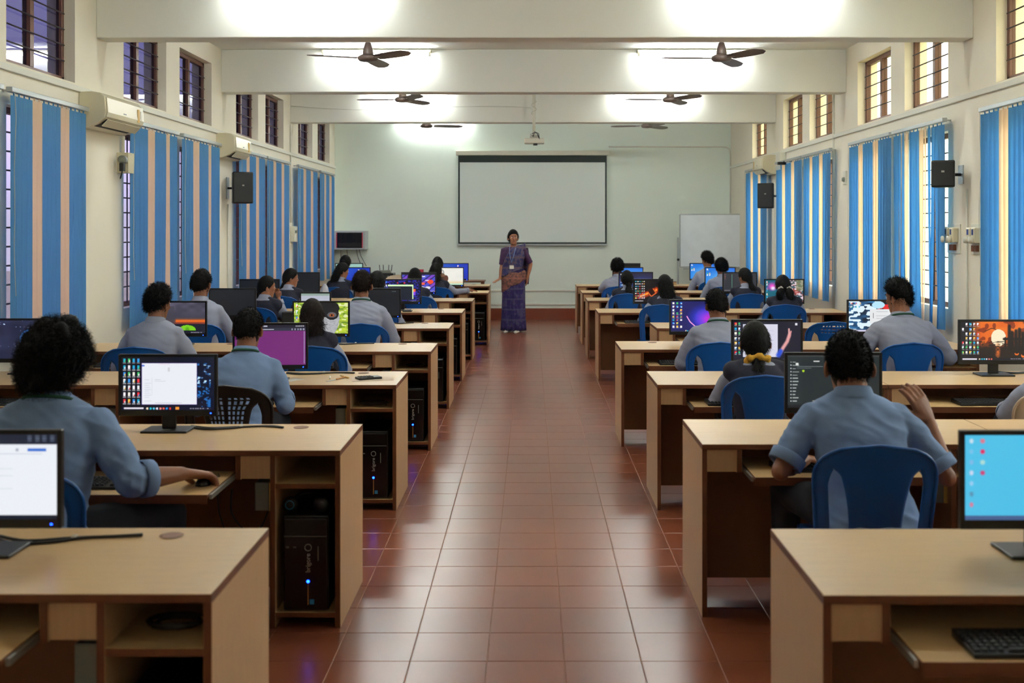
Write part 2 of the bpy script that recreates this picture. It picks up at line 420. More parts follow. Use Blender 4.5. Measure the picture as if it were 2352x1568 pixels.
# hooks
for (x, y) in ((PX(1500, 10), 10.0), (PX(890, 10), 10.1)):
    h_ = MB().tube([(x+.03*math.cos(t*.7), y, HC-.03-.03*math.sin(t*.7)) for t in range(0, 9)], .004, 6)
    tag(h_.build('ceiling_hook', M['metal'], smooth=True), 'thin metal hook ring in the ceiling near the %s tube' % ('right' if x > 0 else 'left'), 'hook')

# ------------------------------------------------------------------ back wall things
t = thing('projection_screen', 'large white pull-down projection screen with black border on back wall', 'screen', (PX(1223, 20), 19.97, 0))
x0, x1 = -1.345, 1.345; zb, zt = PZ(560, 19.97), PZ(357, 19.97)
MB().box(x0, x1, -.001, .001, zb, zt).build('canvas', M['screen'], t)
MB().box(x0, x1, -.003, -.0015, zt-.125, zt).box(x0, x0+.03, -.003, -.0015, zb+.03, zt-.12).box(x1-.03, x1, -.003, -.0015, zb+.03, zt-.12).box(x0, x1, -.003, -.0015, zb, zb+.03).build('border', M['scrblk'], t)
MB().box(x0-.04, x1+.04, -.045, .07, zt, zt+.085).build('housing', M['white'], t, bevel=.01)
MB().box(x0-.01, x1+.01, -.012, .012, zb-.03, zb).build('bottom_bar', M['alu'], t, bevel=.004)
# projector
py = 16.1
t = thing('projector', 'white ceiling projector hanging on a long white pole', 'projector', (PX(1228, py), py, 0))
MB().box(-.06, .06, -.06, .06, HC-.055, HC).build('ceiling_plate', M['white'], t, bevel=.005)
MB().tube([(-.01, 0, HC-.05), (-.01, 0, 3.02)], .024, 14).build('pole', M['white'], t, smooth=True)
MB().box(-.15, .14, -.11, .12, 2.90, 2.975).build('body', M['white'], t, bevel=.012)
MB().box(-.07, .06, -.05, .05, 2.975, 3.02).build('mount_bracket', M['metal'], t, bevel=.004)
MB().lathe([(.005, .10), (.032, .115), (.036, .14), (.03, .145), (.005, .145)], (.06, 0, 2.935), axis='y', n=18).build('lens', M['blkg'], t, smooth=True)
MB().box(-.02, .04, -.09, -.04, 2.87, 2.90).build('foot', M['blk'], t)
for k in range(3):
    MB().tube([(-.02, -.06, 3.0), (-.06+.03*k, -.09, 3.03+.02*k), (.02+.02*k, -.1, 3.06-.01*k), (.07, -.11, 2.96)], .004, 6).build('cable', M['cable'], t, smooth=True)
MB().tube([(-.01+.04*math.cos(q*.8), -.03+.01*math.sin(q), 3.52-.015*q) for q in range(14)], .0045, 6).build('cable_coil', M['ccable'], t, smooth=True)
pts = [Vector((XL+.02, 16.30, PZ(243, 16.3)))]
for k in range(1, 13):
    f = k/12; pts.append(Vector((XL+.02+(PX(1222, 16.1)-XL-.03)*f, 16.3-.1*f, PZ(243+7*f+5*math.sin(f*6), 16.3)-.02*math.sin(f*math.pi))))
tag(MB().tube(pts, .004, 6).build('projector_cable', M['ccable'], smooth=True), 'thin grey cable strung along the third beam to the projector', 'cable')
# conduits
def pipe(pts, label, r=.012, name='conduit_pipe', m='trimw'):
    return tag(MB().tube(pts, r, 10).build(name, M[m], smooth=True), label, 'pipe')
cy_ = YB-.013
pts = [(PX(1398, YB), cy_, PZ(337, YB)), (PX(1655, YB), cy_, PZ(337, YB)), (PX(1668, YB), cy_, PZ(338, YB)), (PX(1675, YB), cy_, PZ(343, YB)), (PX(1677, YB), cy_, PZ(355, YB)), (PX(1677, YB), cy_, .55)]
pipe(pts, 'cream conduit pipe running over and down the back wall right of the screen')
pipe([(XL+.013, 16.32, 3.2), (XL+.013, 16.32, 1.75)], 'thin cream conduit pipe down the left wall under the third beam')
pipe([(XR-.013, 13.2, 3.72), (XR-.013, 13.2, .13)], 'thin cream conduit pipe down the right wall between two blinds')
pipe([(XR-.011, 9.16, 2.0), (XR-.011, 9.16, .13)], 'thin conduit pipe below the small loudspeaker on the right wall', r=.008)
pipe([(XL+.011, 12.95, 1.95), (XL+.011, 12.95, .13)], 'thin conduit pipe below the left loudspeaker', r=.008)
# network cabinet
t = thing('network_cabinet', 'grey wall-mounted network cabinet with dark glass door', 'cabinet', (0, 0, 0))
xa, xb, za, zb = XL+.02, PX(838, 19.62), PZ(573, 19.62), PZ(530, 19.62)
MB().box(xa, xb, 19.62, YB, za, zb).build('body', mat('grey_cabinet_paint', rgb(186, 192, 192), .5), t, bevel=.006)
MB().box(xa+.1, xb-.05, 19.608, 19.619, za+.03, zb-.03).build('glass_door', M['blkg'], t, bevel=.002)
for xx in (xa+.085, xb-.05): MB().box(xx, xx+.014, 19.604, 19.619, za+.03, zb-.03).build('door_rail', M['red'], t)
MB().box(xa+.12, xb-.08, 19.600, 19.607, za+.05, za+.12).build('patch_panel', M['blk'], t)
for k, xx in enumerate((.14, .25, .42, .47)):
    MB().tube([(xa+xx, 19.75, za), (xa+xx+.01*k, 19.76, za-.12), (xa+xx+.04*k, 19.8, za-.3)], .005, 6).build('cable', M['cable'], t, smooth=True)
# whiteboard on stand
t = thing('whiteboard', 'white mobile board on a grey metal stand, back right corner', 'whiteboard', (0, 19.2, 0))
zz = 19.2; xa, xb = PX(1562, zz), PX(1705, zz); za, zb = PZ(613, zz), PZ(492, zz)
MB().box(xa, xb, -.012, .012, za, zb).build('board', M['wb'], t)
fr = MB()
for b in ((xa-.012, xa+.008, za, zb), (xb-.008, xb+.012, za, zb), (xa, xb, za-.01, za+.01), (xa, xb, zb-.01, zb+.01)): fr.box(b[0], b[1], -.018, .018, b[2], b[3])
fr.build('board_frame', M['alu'], t, bevel=.003)
MB().box(xa+.05, xb-.05, -.06, -.018, za-.035, za-.02).build('pen_tray', M['alu'], t)
for sx in (xa-.035, xb+.035):
    MB().box(sx-.014, sx+.014, -.012, .012, .05, PZ(545, zz)).build('post', M['alu'], t, bevel=.003)
    MB().box(sx-.014, sx+.014, -.28, .28, .035, .06).build('stand_foot', M['alu'], t, bevel=.003)
    MB().lathe([(.004, -.03), (.022, -.03), (.022, -.014), (.004, -.012)], (sx, 0, PZ(596, zz)), axis='y', n=14).build('knob', M['blk'], t, smooth=True)
MB().box(xa-.035, xb+.035, -.008, .008, .2, .23).build('cross_bar', M['alu'], t)

# ------------------------------------------------------------------ air conditioners
def ac(side, y0, y1, label):
    s = 1 if side == 'L' else -1; xw = XL if side == 'L' else XR
    t = thing('air_conditioner', label, 'air conditioner', (xw, y0, 2.47), 0)
    prof = [(0, .28), (.10, .285), (.17, .275), (.205, .245), (.215, .12), (.205, .075), (.15, .035), (.06, 0), (0, 0)]
    L = y1-y0; rs = [[(s*p[0], yy, p[1]) for p in prof] for yy in (0, L)]
    if s > 0: rs = [r[::-1] for r in rs]
    MB().rings(rs).build('body', M['ivory'], t, bevel=.006)
    pf = [(.206, .243), (.219, .236), (.228, .12), (.218, .082), (.206, .082)]
    rs = [[(s*p[0], yy, p[1]) for p in pf] for yy in (.012, L-.012)]
    if s > 0: rs = [r[::-1] for r in rs]
    MB().rings(rs).build('front_panel', M['ivory'], t, bevel=.003)
    q = MB()
    for (u, w) in (((.195, .066), (.16, .04)), ): 
        q.add([(s*u[0], .06, u[1]-.002), (s*w[0], .06, w[1]-.006), (s*w[0], L-.06, w[1]-.006), (s*u[0], L-.06, u[1]-.002), (s*(w[0]-.09), .06, w[1]-.034), (s*(w[0]-.09), L-.06, w[1]-.034)], [(0, 1, 2, 3), (1, 4, 5, 2)])
    q.build('air_outlet', M['blkm'], t)
    fl = MB().add([(s*.214, .05, .062), (s*.214, L-.05, .062), (s*.165, L-.05, .012), (s*.165, .05, .012), (s*.210, .05, .067), (s*.210, L-.05, .067), (s*.161, L-.05, .017), (s*.161, .05, .017)], [(0, 1, 2, 3), (4, 7, 6, 5), (0, 4, 5, 1), (2, 6, 7, 3), (1, 5, 6, 2), (0, 3, 7, 4)])
    fl.build('louvre', M['ivory'], t)
    MB().box(*sorted((s*.2295, s*.2275)), L*.42, L*.42+.06, .135, .143).build('logo_strip', M['grey'], t)
    MB().box(*sorted((s*.228, s*.2255)), L-.16, L-.11, .10, .21).build('energy_label', M['yel'], t)
    MB().box(*sorted((s*.228, s*.2262)), L-.09, L-.04, .13, .20).build('spec_label', M['white'], t)
    return t
ac('L', 8.7, 9.53, 'ivory split air conditioner on left wall beside the nearest striped blind')
ac('L', 12.5, 13.2, 'ivory split air conditioner on left wall above the left loudspeaker')
ac('R', 16.3, 17.0, 'ivory split air conditioner high on the far right wall')
tag(MB().box(XR-.09, XR, 15.7, 15.98, 2.50, 2.75).build('stabilizer_box', M['white'], bevel=.008), 'white voltage stabilizer box next to the far right air conditioner', 'box')
t = thing('camera_bracket', 'small black camera on a bracket above the right blinds', 'camera', (XR-.12, 15.35, 2.56))
MB().box(0, .12, -.01, .01, .03, .04).build('arm', M['blk'], t); MB().box(-.08, .03, -.03, .03, -.01, .03).build('camera_body', M['blk'], t, bevel=.006)
# socket box below first AC
t = thing('socket_box', 'cream socket box with a plug, below the nearest air conditioner', 'socket', (XL, 9.42, 0))
MB().box(0, .10, .08, .22, PZ(397, 9.5), PZ(350, 9.5)).build('box', M['ivory'], t, bevel=.004)
MB().lathe([(.005, -.045), (.035, -.045), (.038, 0), (.01, .0)], (.07, .05, 2.26), axis='y', n=16).build('socket', M['grey'], t, smooth=True)
MB().box(.05, .09, .0, .04, 2.16, 2.23).build('plug', M['blk'], t, bevel=.004)
MB().tube([(.03, .15, 2.33), (.03, .15, 2.47)], .014, 10).build('pipe', M['trimw'], t, smooth=True)
MB().tube([(.07, .02, 2.16), (.05, .03, 2.1), (.03, .1, 2.12)], .006, 6).build('cable', M['cable'], t, smooth=True)
# loudspeakers
def speaker(side, y, z, w, h_, d, rz, label):
    s = 1 if side == 'L' else -1; xw = XL if side == 'L' else XR
    t = thing('loudspeaker', label, 'speaker', (xw+s*.19, y, z), math.radians(rz))
    mb = MB(); zs = (-h_/2, h_/2); prof = [(-w/2, -d/2), (w/2, -d/2), (w*.36, d/2), (-w*.36, d/2)]
    mb.rings([[(p[0], p[1], zz) for p in prof] for zz in zs]); mb.build('cabinet', M['blk'], t, bevel=.012)
    MB().box(-w/2+.012, w/2-.012, -d/2-.008, -d/2+.0, -h_/2+.012, h_/2-.012).build('grille', M['blkm'], t, bevel=.004)
    MB().box(-.012, .012, -d/2-.010, -d/2-.008, h_*.05, h_*.05+.015).build('badge', M['silver'], t)
    MB().box(-.04, .04, d/2, d/2+.02, -h_*.4, h_*.4).build('bracket', M['alu'], t, bevel=.003)
    q = Matrix.Rotation(-math.radians(rz), 4, 'Z')
    MB().tube([(0, d/2+.01, 0), q @ Vector((-s*.19, .10, 0))], .014, 10).build('wall_arm', M['blk'], t, smooth=True)
    wp = MB().box(*sorted((-s*.192, -s*.18)), .05, .15, -h_*.35, h_*.35); wp.xform(q); wp.build('wall_plate', M['alu'], t)
    c = MB().tube([(0, d/2+.01, -.05), (-.03*s, d/2+.05, 0), (-.05*s, d/2+.04, .06), (-.02*s, d/2+.02, .09)], .006, 6); c.build('cable', M['cable'], t, smooth=True)
    return t
speaker('L', 12.85, PZ(431, 12.8), .24, .365, .2, 28, 'black loudspeaker mounted high on the left wall')
speaker('R', 9.2, PZ(399, 9.15), .19, .225, .15, -24, 'small black loudspeaker on the right wall above wall sockets')
speaker('R', 16.1, PZ(450, 16.2), .24, .365, .2, -24, 'black loudspeaker on the far right wall below the air conditioner')
MB
# wall socket boards right
def board(y0, y1, label):
    t = thing('socket_board', label, 'socket', (XR, (y0+y1)/2, PZ(548, 9.4)), 0, 'industrial socket boards on the right wall')
    hw = (y1-y0)/2
    MB().box(-.01, 0, -hw, hw, -.125, .125).build('plate', M['white'], t, bevel=.002)
    for k in (-1, 1):
        MB().box(-.06, -.01, k*hw*.45-.045, k*hw*.45+.045, -.03, .095).build('socket_housing', M['ivory'], t, bevel=.008)
        MB().lathe([(.003, -.03), (.028, -.03), (.03, 0), (.01, .0)], (-.06, k*hw*.45, -.005), axis='x', n=16).build('socket', M['white'], t, smooth=True)
        MB().box(-.065, -.06, k*hw*.45-.012, k*hw*.45+.012, .035, .08).build('switch', mat('blue_switch', rgb(40, 60, 130), .4) if 'bsw' not in M else M['bsw'], t)
    for k in range(4): MB().box(-.035, -.01, -.06+k*.028, -.038+k*.028, -.10, -.05).build('breaker', M['edge'], t, bevel=.002)
board(9.31, 9.59, 'white board with sockets and breakers, left of the wall pipe')
board(8.86, 9.08, 'white board with sockets and breakers, right of the wall pipe')
t = thing('fan_regulator', 'small switch plate with a round knob on the right wall', 'switch', (XR, 12.72, PZ(408, 12.7)))
MB().box(-.02, 0, -.06, .06, -.08, .08).build('plate', M['white'], t, bevel=.004)
MB().lathe([(.003, -.045), (.022, -.045), (.028, -.02), (.01, -.02)], (0, 0, -.02), axis='x', n=16).build('knob', M['grey'], t, smooth=True)
t = thing('wall_switch', 'white switch box on the left wall below the third beam', 'switch', (XL, 16.4, PZ(535, 16.4)))
MB().box(0, .07, -.07, .1, -.13, .1).build('box', M['white'], t, bevel=.006)
for k in range(3): MB().box(.07, .078, -.05+k*.045, -.02+k*.045, .0, .04).build('switch', M['grey'], t)
# ------------------------------------------------------------------ desks
DW, DD = 1.37, .62
def desk_proto(pull=-.16, sx=1.0):
    t = thing('computer_desk', 'x', 'desk')
    w = DW*sx; L_, E_ = 0, 1
    S = lambda v: v*sx
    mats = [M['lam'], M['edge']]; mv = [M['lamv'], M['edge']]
    MB().box(0, w, 0, DD, .722, .746, [1, 1, 1, 1, 1, 0]).build('tabletop', mats, t, bevel=.0025)
    def vp(x0, x1, z0, z1, y0=.004, y1=DD-.004, nm='side_panel'):
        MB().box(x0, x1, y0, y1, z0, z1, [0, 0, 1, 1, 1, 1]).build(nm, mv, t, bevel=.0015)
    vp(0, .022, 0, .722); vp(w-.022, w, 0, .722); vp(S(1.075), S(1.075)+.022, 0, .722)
    vp(.15, .172, .622, .722, nm='short_panel', y1=.45); vp(S(.93), S(.93)+.022, .622, .722, nm='short_panel', y1=.45)
    MB().box(.022, .15, .012, .03, .625, .722, [0, 0, 0, 0, 1, 1]).build('apron', mv, t)
    MB().box(S(.93)+.022, S(1.075), .012, .03, .625, .722, [0, 0, 0, 0, 1, 1]).build('apron', mv, t)
    MB().box(.022, S(1.075), .29, .305, .08, .722).build('modesty_panel', M['inner'], t)
    for z in (.585, .045):
        MB().box(S(1.075)+.022, w-.022, .006, DD-.03, z, z+.02, [1, 1, 1, 1, 1, 0]).build('shelf', mats, t)
    MB().box(S(1.075)+.022, w-.022, DD-.025, DD-.012, .06, .722).build('back_board', M['inner'], t)
    tr = MB().box(.195, S(.93)-.02, pull, pull+.42, .626, .640, [1, 1, 1, 1, 1, 0]).build('keyboard_tray', mats, t, bevel=.0015)
    MB().box(.195, S(.93)-.02, pull-.003, pull, .606, .640).build('tray_front', M['edge'], tr)
    for a in (.183, S(.93)-.018): MB().box(a, a+.010, pull+.02, .38, .618, .636).build('slide_rail', M['metal'], tr)
    b = MB().box(S(1.075)-.075, S(1.075)-.015, .05, .16, .48, .60).build('power_box', M['grey'], t, bevel=.004)
    MB().box(S(1.075)-.015, S(1.075), .05, .16, .48, .60).build('box_cover', M['yel'], b)
    MB().lathe([(.004, .0005), (.034, .0005), (.036, .002), (.03, .0035), (.004, .0035)], (w*.80, DD-.09, .746), n=20).build('cable_grommet', M['inner'], t)
    return t
LY = [2.81, 4.62, 6.54, 8.30, 10.2, 12.07, 13.97, 15.7, 17.55]
RY = [2.80, 4.75, 6.55, 8.44, 10.22, 12.07, 14.05, 15.75, 17.55]
LX = [-.815, -.80, -.80, -.755, -.76, -.757, -.745, -.61, -.665]
RX = [.742, .737, .75, .69, 1.165, .737, .72, .73, .726]
dp = desk_proto(); dpull = desk_proto(-.33); dshort = desk_proto(-.16, .80)
used = set()
def place(proto, loc, label, group):
    if proto not in used:
        used.add(proto); proto.location = loc; proto['label'] = label; proto['group'] = group; return proto
    return dup(proto, loc, 0, label, group)
def rowname(i): return ('row nearest the camera' if i == 0 else 'last row before the back wall' if i == 8 else ORD[i]+' row from the camera')
for i in range(9):
    for k in (0, 1):
        where = 'at the aisle' if k == 0 else 'at the window wall'
        pl = dpull if (i == 1 and k == 0) else dp
        place(pl, (LX[i]-DW*(k+1)-.002*k, LY[i], 0), 'tan laminate computer desk, left block, %s, %s' % (rowname(i), where), 'computer desks in rows')
        if i == 0: pl = dp
        x = RX[i]+DW*k+.002*k
        if i == 4 and k == 1: pl = dshort
        else: pl = dp
        place(pl, (x, RY[i], 0), 'tan laminate computer desk, right block, %s, %s' % (rowname(i), where), 'computer desks in rows')

# ------------------------------------------------------------------ plastic chairs
def chair_proto(m, holes=None, name='plastic_chair'):
    t = thing(name, 'x', 'chair')
    # back shell
    NR, NP, NB = 48, 11, 3
    zs = [.43+.43*i/NR for i in range(NR+1)]
    def aw(z):
        a = .212+.03*((z-.43)/.43)
        if z > .70:
            q = min(1, (z-.70)/.160); a *= (max(0, 1-q**2.6))**(1/2.4)
        return max(a, .004)
    def pw(z):
        u = (z-.5)/.28; p = .098+.05*u*u*(1 if u > 0 else .3)
        if z > .735: p += 8*(z-.735)**1.7
        return p
    def yb(x, z): return -.20-.085*((z-.43)/.43)+1.0*x*x*.9+.0
    v, f, rows = [], [], []
    for z in zs:
        a = aw(z); b = max(a-.052-.02*max(0, (z-.70)/.1), 0); p = pw(z)
        if p >= b-.004: p = b = (min(p, a)+b)/2 if p < a else a*.8; op = False
        else: op = True
        row = []
        for side in (-1, 1):
            idx = []
            for k in range(NP+1): x = side*p*k/NP; idx.append(len(v)); v.append((x, yb(x, z), z))
            for k in range(NB+1): x = side*(b+(a-b)*k/NB); idx.append(len(v)); v.append((x, yb(x, z), z))
            row.append(idx)
        rows.append((row, op))
    for i in range(NR):
        (r0, o0), (r1, o1) = rows[i], rows[i+1]
        for s in (0, 1):
            A, B = r0[s], r1[s]
            for k in range(NP+NB+1):
                if k == NP and (o0 or o1): continue
                if holes and k < NP and holes(i, k, zs[i]): continue
                q = (A[k], A[k+1], B[k+1], B[k])
                f.append(q if s else q[::-1])
    me = bpy.data.meshes.new('backrest'); me.from_pydata(v, [], f); me.materials.append(m)
    bm = bmesh.new(); bm.from_mesh(me); bmesh.ops.remove_doubles(bm, verts=bm.verts, dist=.0008); bm.to_mesh(me); bm.free()
    me.polygons.foreach_set('use_smooth', [True]*len(me.polygons))
    o = linkmesh('backrest', me, t); md = o.modifiers.new('s', 'SOLIDIFY'); md.thickness = .005; md.offset = 0
    rim = []
    for z in zs[::2]+[.86]: rim.append((aw(z), z))
    pts = [(-a, yb(a, z)-.003, z) for a, z in rim]+[(a, yb(a, z)-.003, z) for a, z in rim[::-1]]
    MB().tube(pts, .007, 8).build('rim', m, t, smooth=True)
    # seat
    s = MB(); n = 12; g = []
    def sp(u, w_, dz): # superellipse plan
        hw = .205+.02*(w_+1)/2
        x = hw*u*(1-.12*abs(w_)**6); y = .215*w_*(1-.12*abs(u)**6)
        z = .435+.012*(u*u)+.006*w_*w_-.05*max(0, w_-.75)**1.5*2+dz
        return (x, y+.0, z)
    for dz in (0, -.006):
        for i in range(n+1):
            for j in range(n+1): g.append(sp(-1+2*j/n, -1+2*i/n, dz))
    fs = []
    N = (n+1)*(n+1)
    for i in range(n):
        for j in range(n):
            a = i*(n+1)+j; fs.append((a, a+1, a+n+2, a+n+1)); fs.append((N+a, N+a+n+1, N+a+n+2, N+a+1))
    per = [j for j in range(n+1)]+[i*(n+1)+n for i in range(1, n+1)]+[n*(n+1)+j for j in range(n-1, -1, -1)]+[i*(n+1) for i in range(n-1, 0, -1)]
    for a, b in zip(per, per[1:]+per[:1]): fs.append((a, N+a, N+b, b))
    s.add(g, fs); s.build('seat', m, t, smooth=True)
    for sx in (-1, 1):
        for sy in (-1, 1):
            mb = MB(); top = (sx*.19, sy*.17, .435); bot = (sx*.23, sy*.235-.02*(sy < 0), 0); rs = []
            for q in range(5):
                w = q/4; cx, cy, cz = [top[k]+(bot[k]-top[k])*w for k in range(3)]
                r = .028-.010*w
                rs.append([(cx-r*.3*sx, cy-r*sy*1, cz), (cx+r*sx, cy-r*sy, cz), (cx+r*sx, cy+r*sy*.8, cz), (cx+r*.6*sx, cy+r*sy*.8, cz), (cx+r*.6*sx, cy-r*sy*.5, cz), (cx-r*.3*sx, cy-r*sy*.5, cz)][::(1 if sx*sy < 0 else -1)])
            mb.rings(rs); mb.build('leg', m, t)
    return t
cb = chair_proto(M['chair'], lambda i, k, z: .80 < z < .84 and False)
chh = chair_proto(M['chair'], lambda i, k, z: (.755 < z < .825 and i % 3 == 1 and k % 2 == 0 and k < 8))
ck = chair_proto(M['chairb'], lambda i, k, z: (.50 < z < .79 and i % 3 != 0 and k % 2 == 1 and k < 9))
cc = chair_proto(M['chairc'])
def chair(p, x, y, rz, label):
    loc = (x, y, 0)
    if p not in used: used.add(p); p.location = loc; p.rotation_euler = (0, 0, math.radians(rz)); p['label'] = label; p['group'] = 'plastic chairs'; return p
    return dup(p, loc, math.radians(rz), label, 'plastic chairs')

# ------------------------------------------------------------------ screens painted as coloured cells
class Im:
    def __init__(s, w, h, c): s.w, s.h = w, h; s.a = np.zeros((h, w, 3)); s.a[:] = c; s.yy, s.xx = np.mgrid[0:h, 0:w]; s.u = (s.xx+.5)/w; s.v = (s.yy+.5)/h
    def rect(s, x0, y0, x1, y1, c, al=1):
        k = (s.u >= x0) & (s.u < x1) & (s.v >= y0) & (s.v < y1); s.a[k] = s.a[k]*(1-al)+np.array(c)*al; return s
    def ell(s, cx, cy, rx, ry, c, soft=0, al=1):
        d = np.sqrt(((s.u-cx)/rx)**2+((s.v-cy)/ry)**2)
        k = np.clip((1-d)/soft, 0, 1) if soft else (d < 1).astype(float)
        k = (k*al)[..., None]; s.a = s.a*(1-k)+np.array(c)*k; return s
    def line(s, pts, w, c, al=1, asp=1.78):
        d = np.full(s.u.shape, 9.)
        for (x0, y0), (x1, y1) in zip(pts[:-1], pts[1:]):
            px, py, dx, dy = (s.u-x0)*asp, s.v-y0, (x1-x0)*asp, y1-y0
            t = np.clip((px*dx+py*dy)/(dx*dx+dy*dy+1e-9), 0, 1)
            d = np.minimum(d, np.hypot(px-t*dx, py-t*dy))
        k = (np.clip(1.5-d/w, 0, 1)*al)[..., None]; s.a = s.a*(1-k)+np.array(c)*k; return s
    def noise(s, n, seed, sy=1):
        r = np.random.RandomState(seed); g = r.rand(int(n*sy)+2, n+2)
        fx, fy = s.u*n, s.v*int(n*sy); ix, iy = fx.astype(int), fy.astype(int); tx, ty = fx-ix, fy-iy
        tx = tx*tx*(3-2*tx); ty = ty*ty*(3-2*ty)
        return (g[iy, ix]*(1-tx)+g[iy, ix+1]*tx)*(1-ty)+(g[iy+1, ix]*(1-tx)+g[iy+1, ix+1]*tx)*ty
    def mix(s, k, c): k = np.clip(k, 0, 1)[..., None]; s.a = s.a*(1-k)+np.array(c)*k; return s
    def icons(s, cols, rows, x0=.02, y0=.03, dx=.06, dy=.115, seed=1, skip=0):
        r = np.random.RandomState(seed); pal = [(230, 235, 240), (245, 240, 225), (60, 150, 230), (235, 60, 70), (240, 200, 90), (70, 190, 110), (250, 245, 250), (30, 170, 210)]
        for i in range(cols):
            for j in range(rows):
                if r.rand() < skip: continue
                c = pal[r.randint(len(pal))]; x, y = x0+i*dx, y0+j*dy
                s.rect(x, y, x+dx*.5, y+dy*.5, c); s.rect(x+dx*.3, y+dy*.25, x+dx*.5, y+dy*.5, pal[r.randint(len(pal))])
                s.rect(x-.003, y+dy*.62, x+dx*.6, y+dy*.72, (200, 200, 205), .8)
        return s
    def bar(s, c=(20, 20, 34), search=True, y=.94, n=8, seed=3):
        s.rect(0, y, 1, 1, c); r = np.random.RandomState(seed)
        if search: s.rect(.03, y+.008, .24, .985, (225, 220, 232))
        for k in range(n): s.ell(.28+k*.035, (y+1)/2, .011, .02, [(240, 220, 190), (40, 190, 210), (90, 200, 240), (230, 225, 240), (240, 140, 130), (240, 100, 80), (40, 150, 230), (230, 50, 50)][k % 8])
        for k in range(9): s.rect(.74+k*.026, y+.018, .757+k*.026, .982, (170, 165, 180), .8 if r.rand() > .2 else .2)
        return s
def sc_bluewin(w, h):
    m = Im(w, h, (8, 10, 22)); m.mix(m.u*.5, (4, 20, 60))
    k = m.noise(30, 1, .5)*m.noise(60, 2); z = (m.u > .74) & (m.u < .96)
    m.mix((k > .35)*z*(m.v > .12)*.8, (40, 130, 220)); m.mix((k > .5)*z*(m.v > .15)*(m.v < .5), (200, 235, 250)); m.mix(((m.u*14 % 1) < .1)*z*.7, (5, 10, 40))
    m.icons(4, 7, .02, .03, .05, .128, 4); m.rect(.214, .105, .815, .902, (60, 20, 120)); m.rect(.22, .115, .81, .895, (232, 234, 242)); m.rect(.22, .15, .25, .175, (60, 110, 210))
    for j in range(12): m.rect(.25, .42+j*.037, .25+.05+.01*(j % 3), .428+j*.037, (196, 202, 212))
    m.rect(.33, .38, .335, .72, (214, 216, 224)); m.rect(.36, .42, .42, .43, (190, 195, 205)); m.rect(.36, .45, .48, .458, (200, 205, 212)); m.rect(.5, .20, .52, .27, (205, 205, 212)); m.rect(.4, .125, .52, .14, (225, 200, 215))
    m.rect(.36, .86, .65, .868, (190, 190, 200)); m.rect(.29, .33, .78, .335, (205, 208, 216))
    m.bar((10, 14, 40)); m.rect(.585, .945, .625, .99, (240, 150, 50)); return m
def sc_doc(w, h):
    m = Im(w, h, (232, 236, 243)); m.rect(0, 0, 1, .12, (26, 34, 52))
    for j in range(3):
        for k in range(4): m.rect(.80+k*.05, .01+j*.03, .83+k*.05, .025+j*.03, (110, 120, 140), .7)
    m.rect(.80, .16, .93, .205, (50, 110, 205)); m.rect(.72, .17, .74, .2, (170, 175, 190)); m.rect(.40, .22, .9, .235, (205, 210, 222))
    for j in range(4): m.rect(.1, .4+j*.08, .7, .41+j*.08, (215, 220, 228))
    m.bar((14, 26, 44), False, .955); m.ell(.28, .975, .02, .02, (240, 150, 60)); return m
def sc_planet(w, h):
    m = Im(w, h, (22, 26, 52)); m.mix(m.noise(6, 3)*.8, (54, 60, 92)); m.mix(m.noise(12, 5)*m.v*.4, (16, 20, 44)); m.mix((m.noise(70, 8) > .93)*.7, (180, 190, 230))
    m.ell(.52, .50, .15, .26, (70, 130, 210)); m.ell(.535, .52, .14, .245, (12, 16, 36)); m.mix((m.noise(30, 9) > .75)*(np.hypot((m.u-.5)/.12, (m.v-.6)/.2) < 1), (60, 110, 190)); m.ell(.56, .47, .015, .03, (220, 60, 60), .6)
    m.ell(.14, .1, .012, .02, (190, 210, 240)); m.icons(1, 1, .03, .04, .06, .11, 2); return m
def sc_purple(w, h):
    m = Im(w, h, (112, 42, 112)); m.mix(m.noise(5, 3)*.25, (130, 50, 120)); m.rect(0, 0, 1, .075, (34, 32, 46)); m.rect(0, .075, 1, .15, (48, 50, 66))
    m.rect(.28, .10, .55, .122, (210, 210, 225)); m.rect(.36, .02, .46, .045, (190, 190, 205)); m.rect(.973, .16, .985, .97, (170, 165, 200))
    for k in range(5): m.rect(.80+k*.04, .095, .82+k*.04, .13, (150, 150, 170)); m.rect(.86+k*.025, .02, .875+k*.025, .045, (200, 200, 210), .8)
    return m
def sc_tent(w, h):
    m = Im(w, h, (60, 58, 72)); m.mix(np.clip((.55-m.v)*3, 0, 1)*m.noise(8, 4), (96, 92, 112)); m.mix(np.exp(-((m.v-.60)/.06)**2)*(.3+.7*(m.u > .45)), (240, 110, 30)); m.mix(np.exp(-((m.v-.68)/.05)**2)*.6, (140, 40, 30))
    m.rect(0, .70, 1, .94, (22, 26, 40)); m.rect(.05, .12, .43, .85, (64, 62, 72), .8)
    m.ell(.67, .90, .16, .17, (120, 205, 30)); m.ell(.67, .92, .05, .16, (80, 160, 20), .5); m.rect(0, .91, 1, 1, (20, 24, 40)); m.bar((20, 24, 40), False, .93, 5); return m
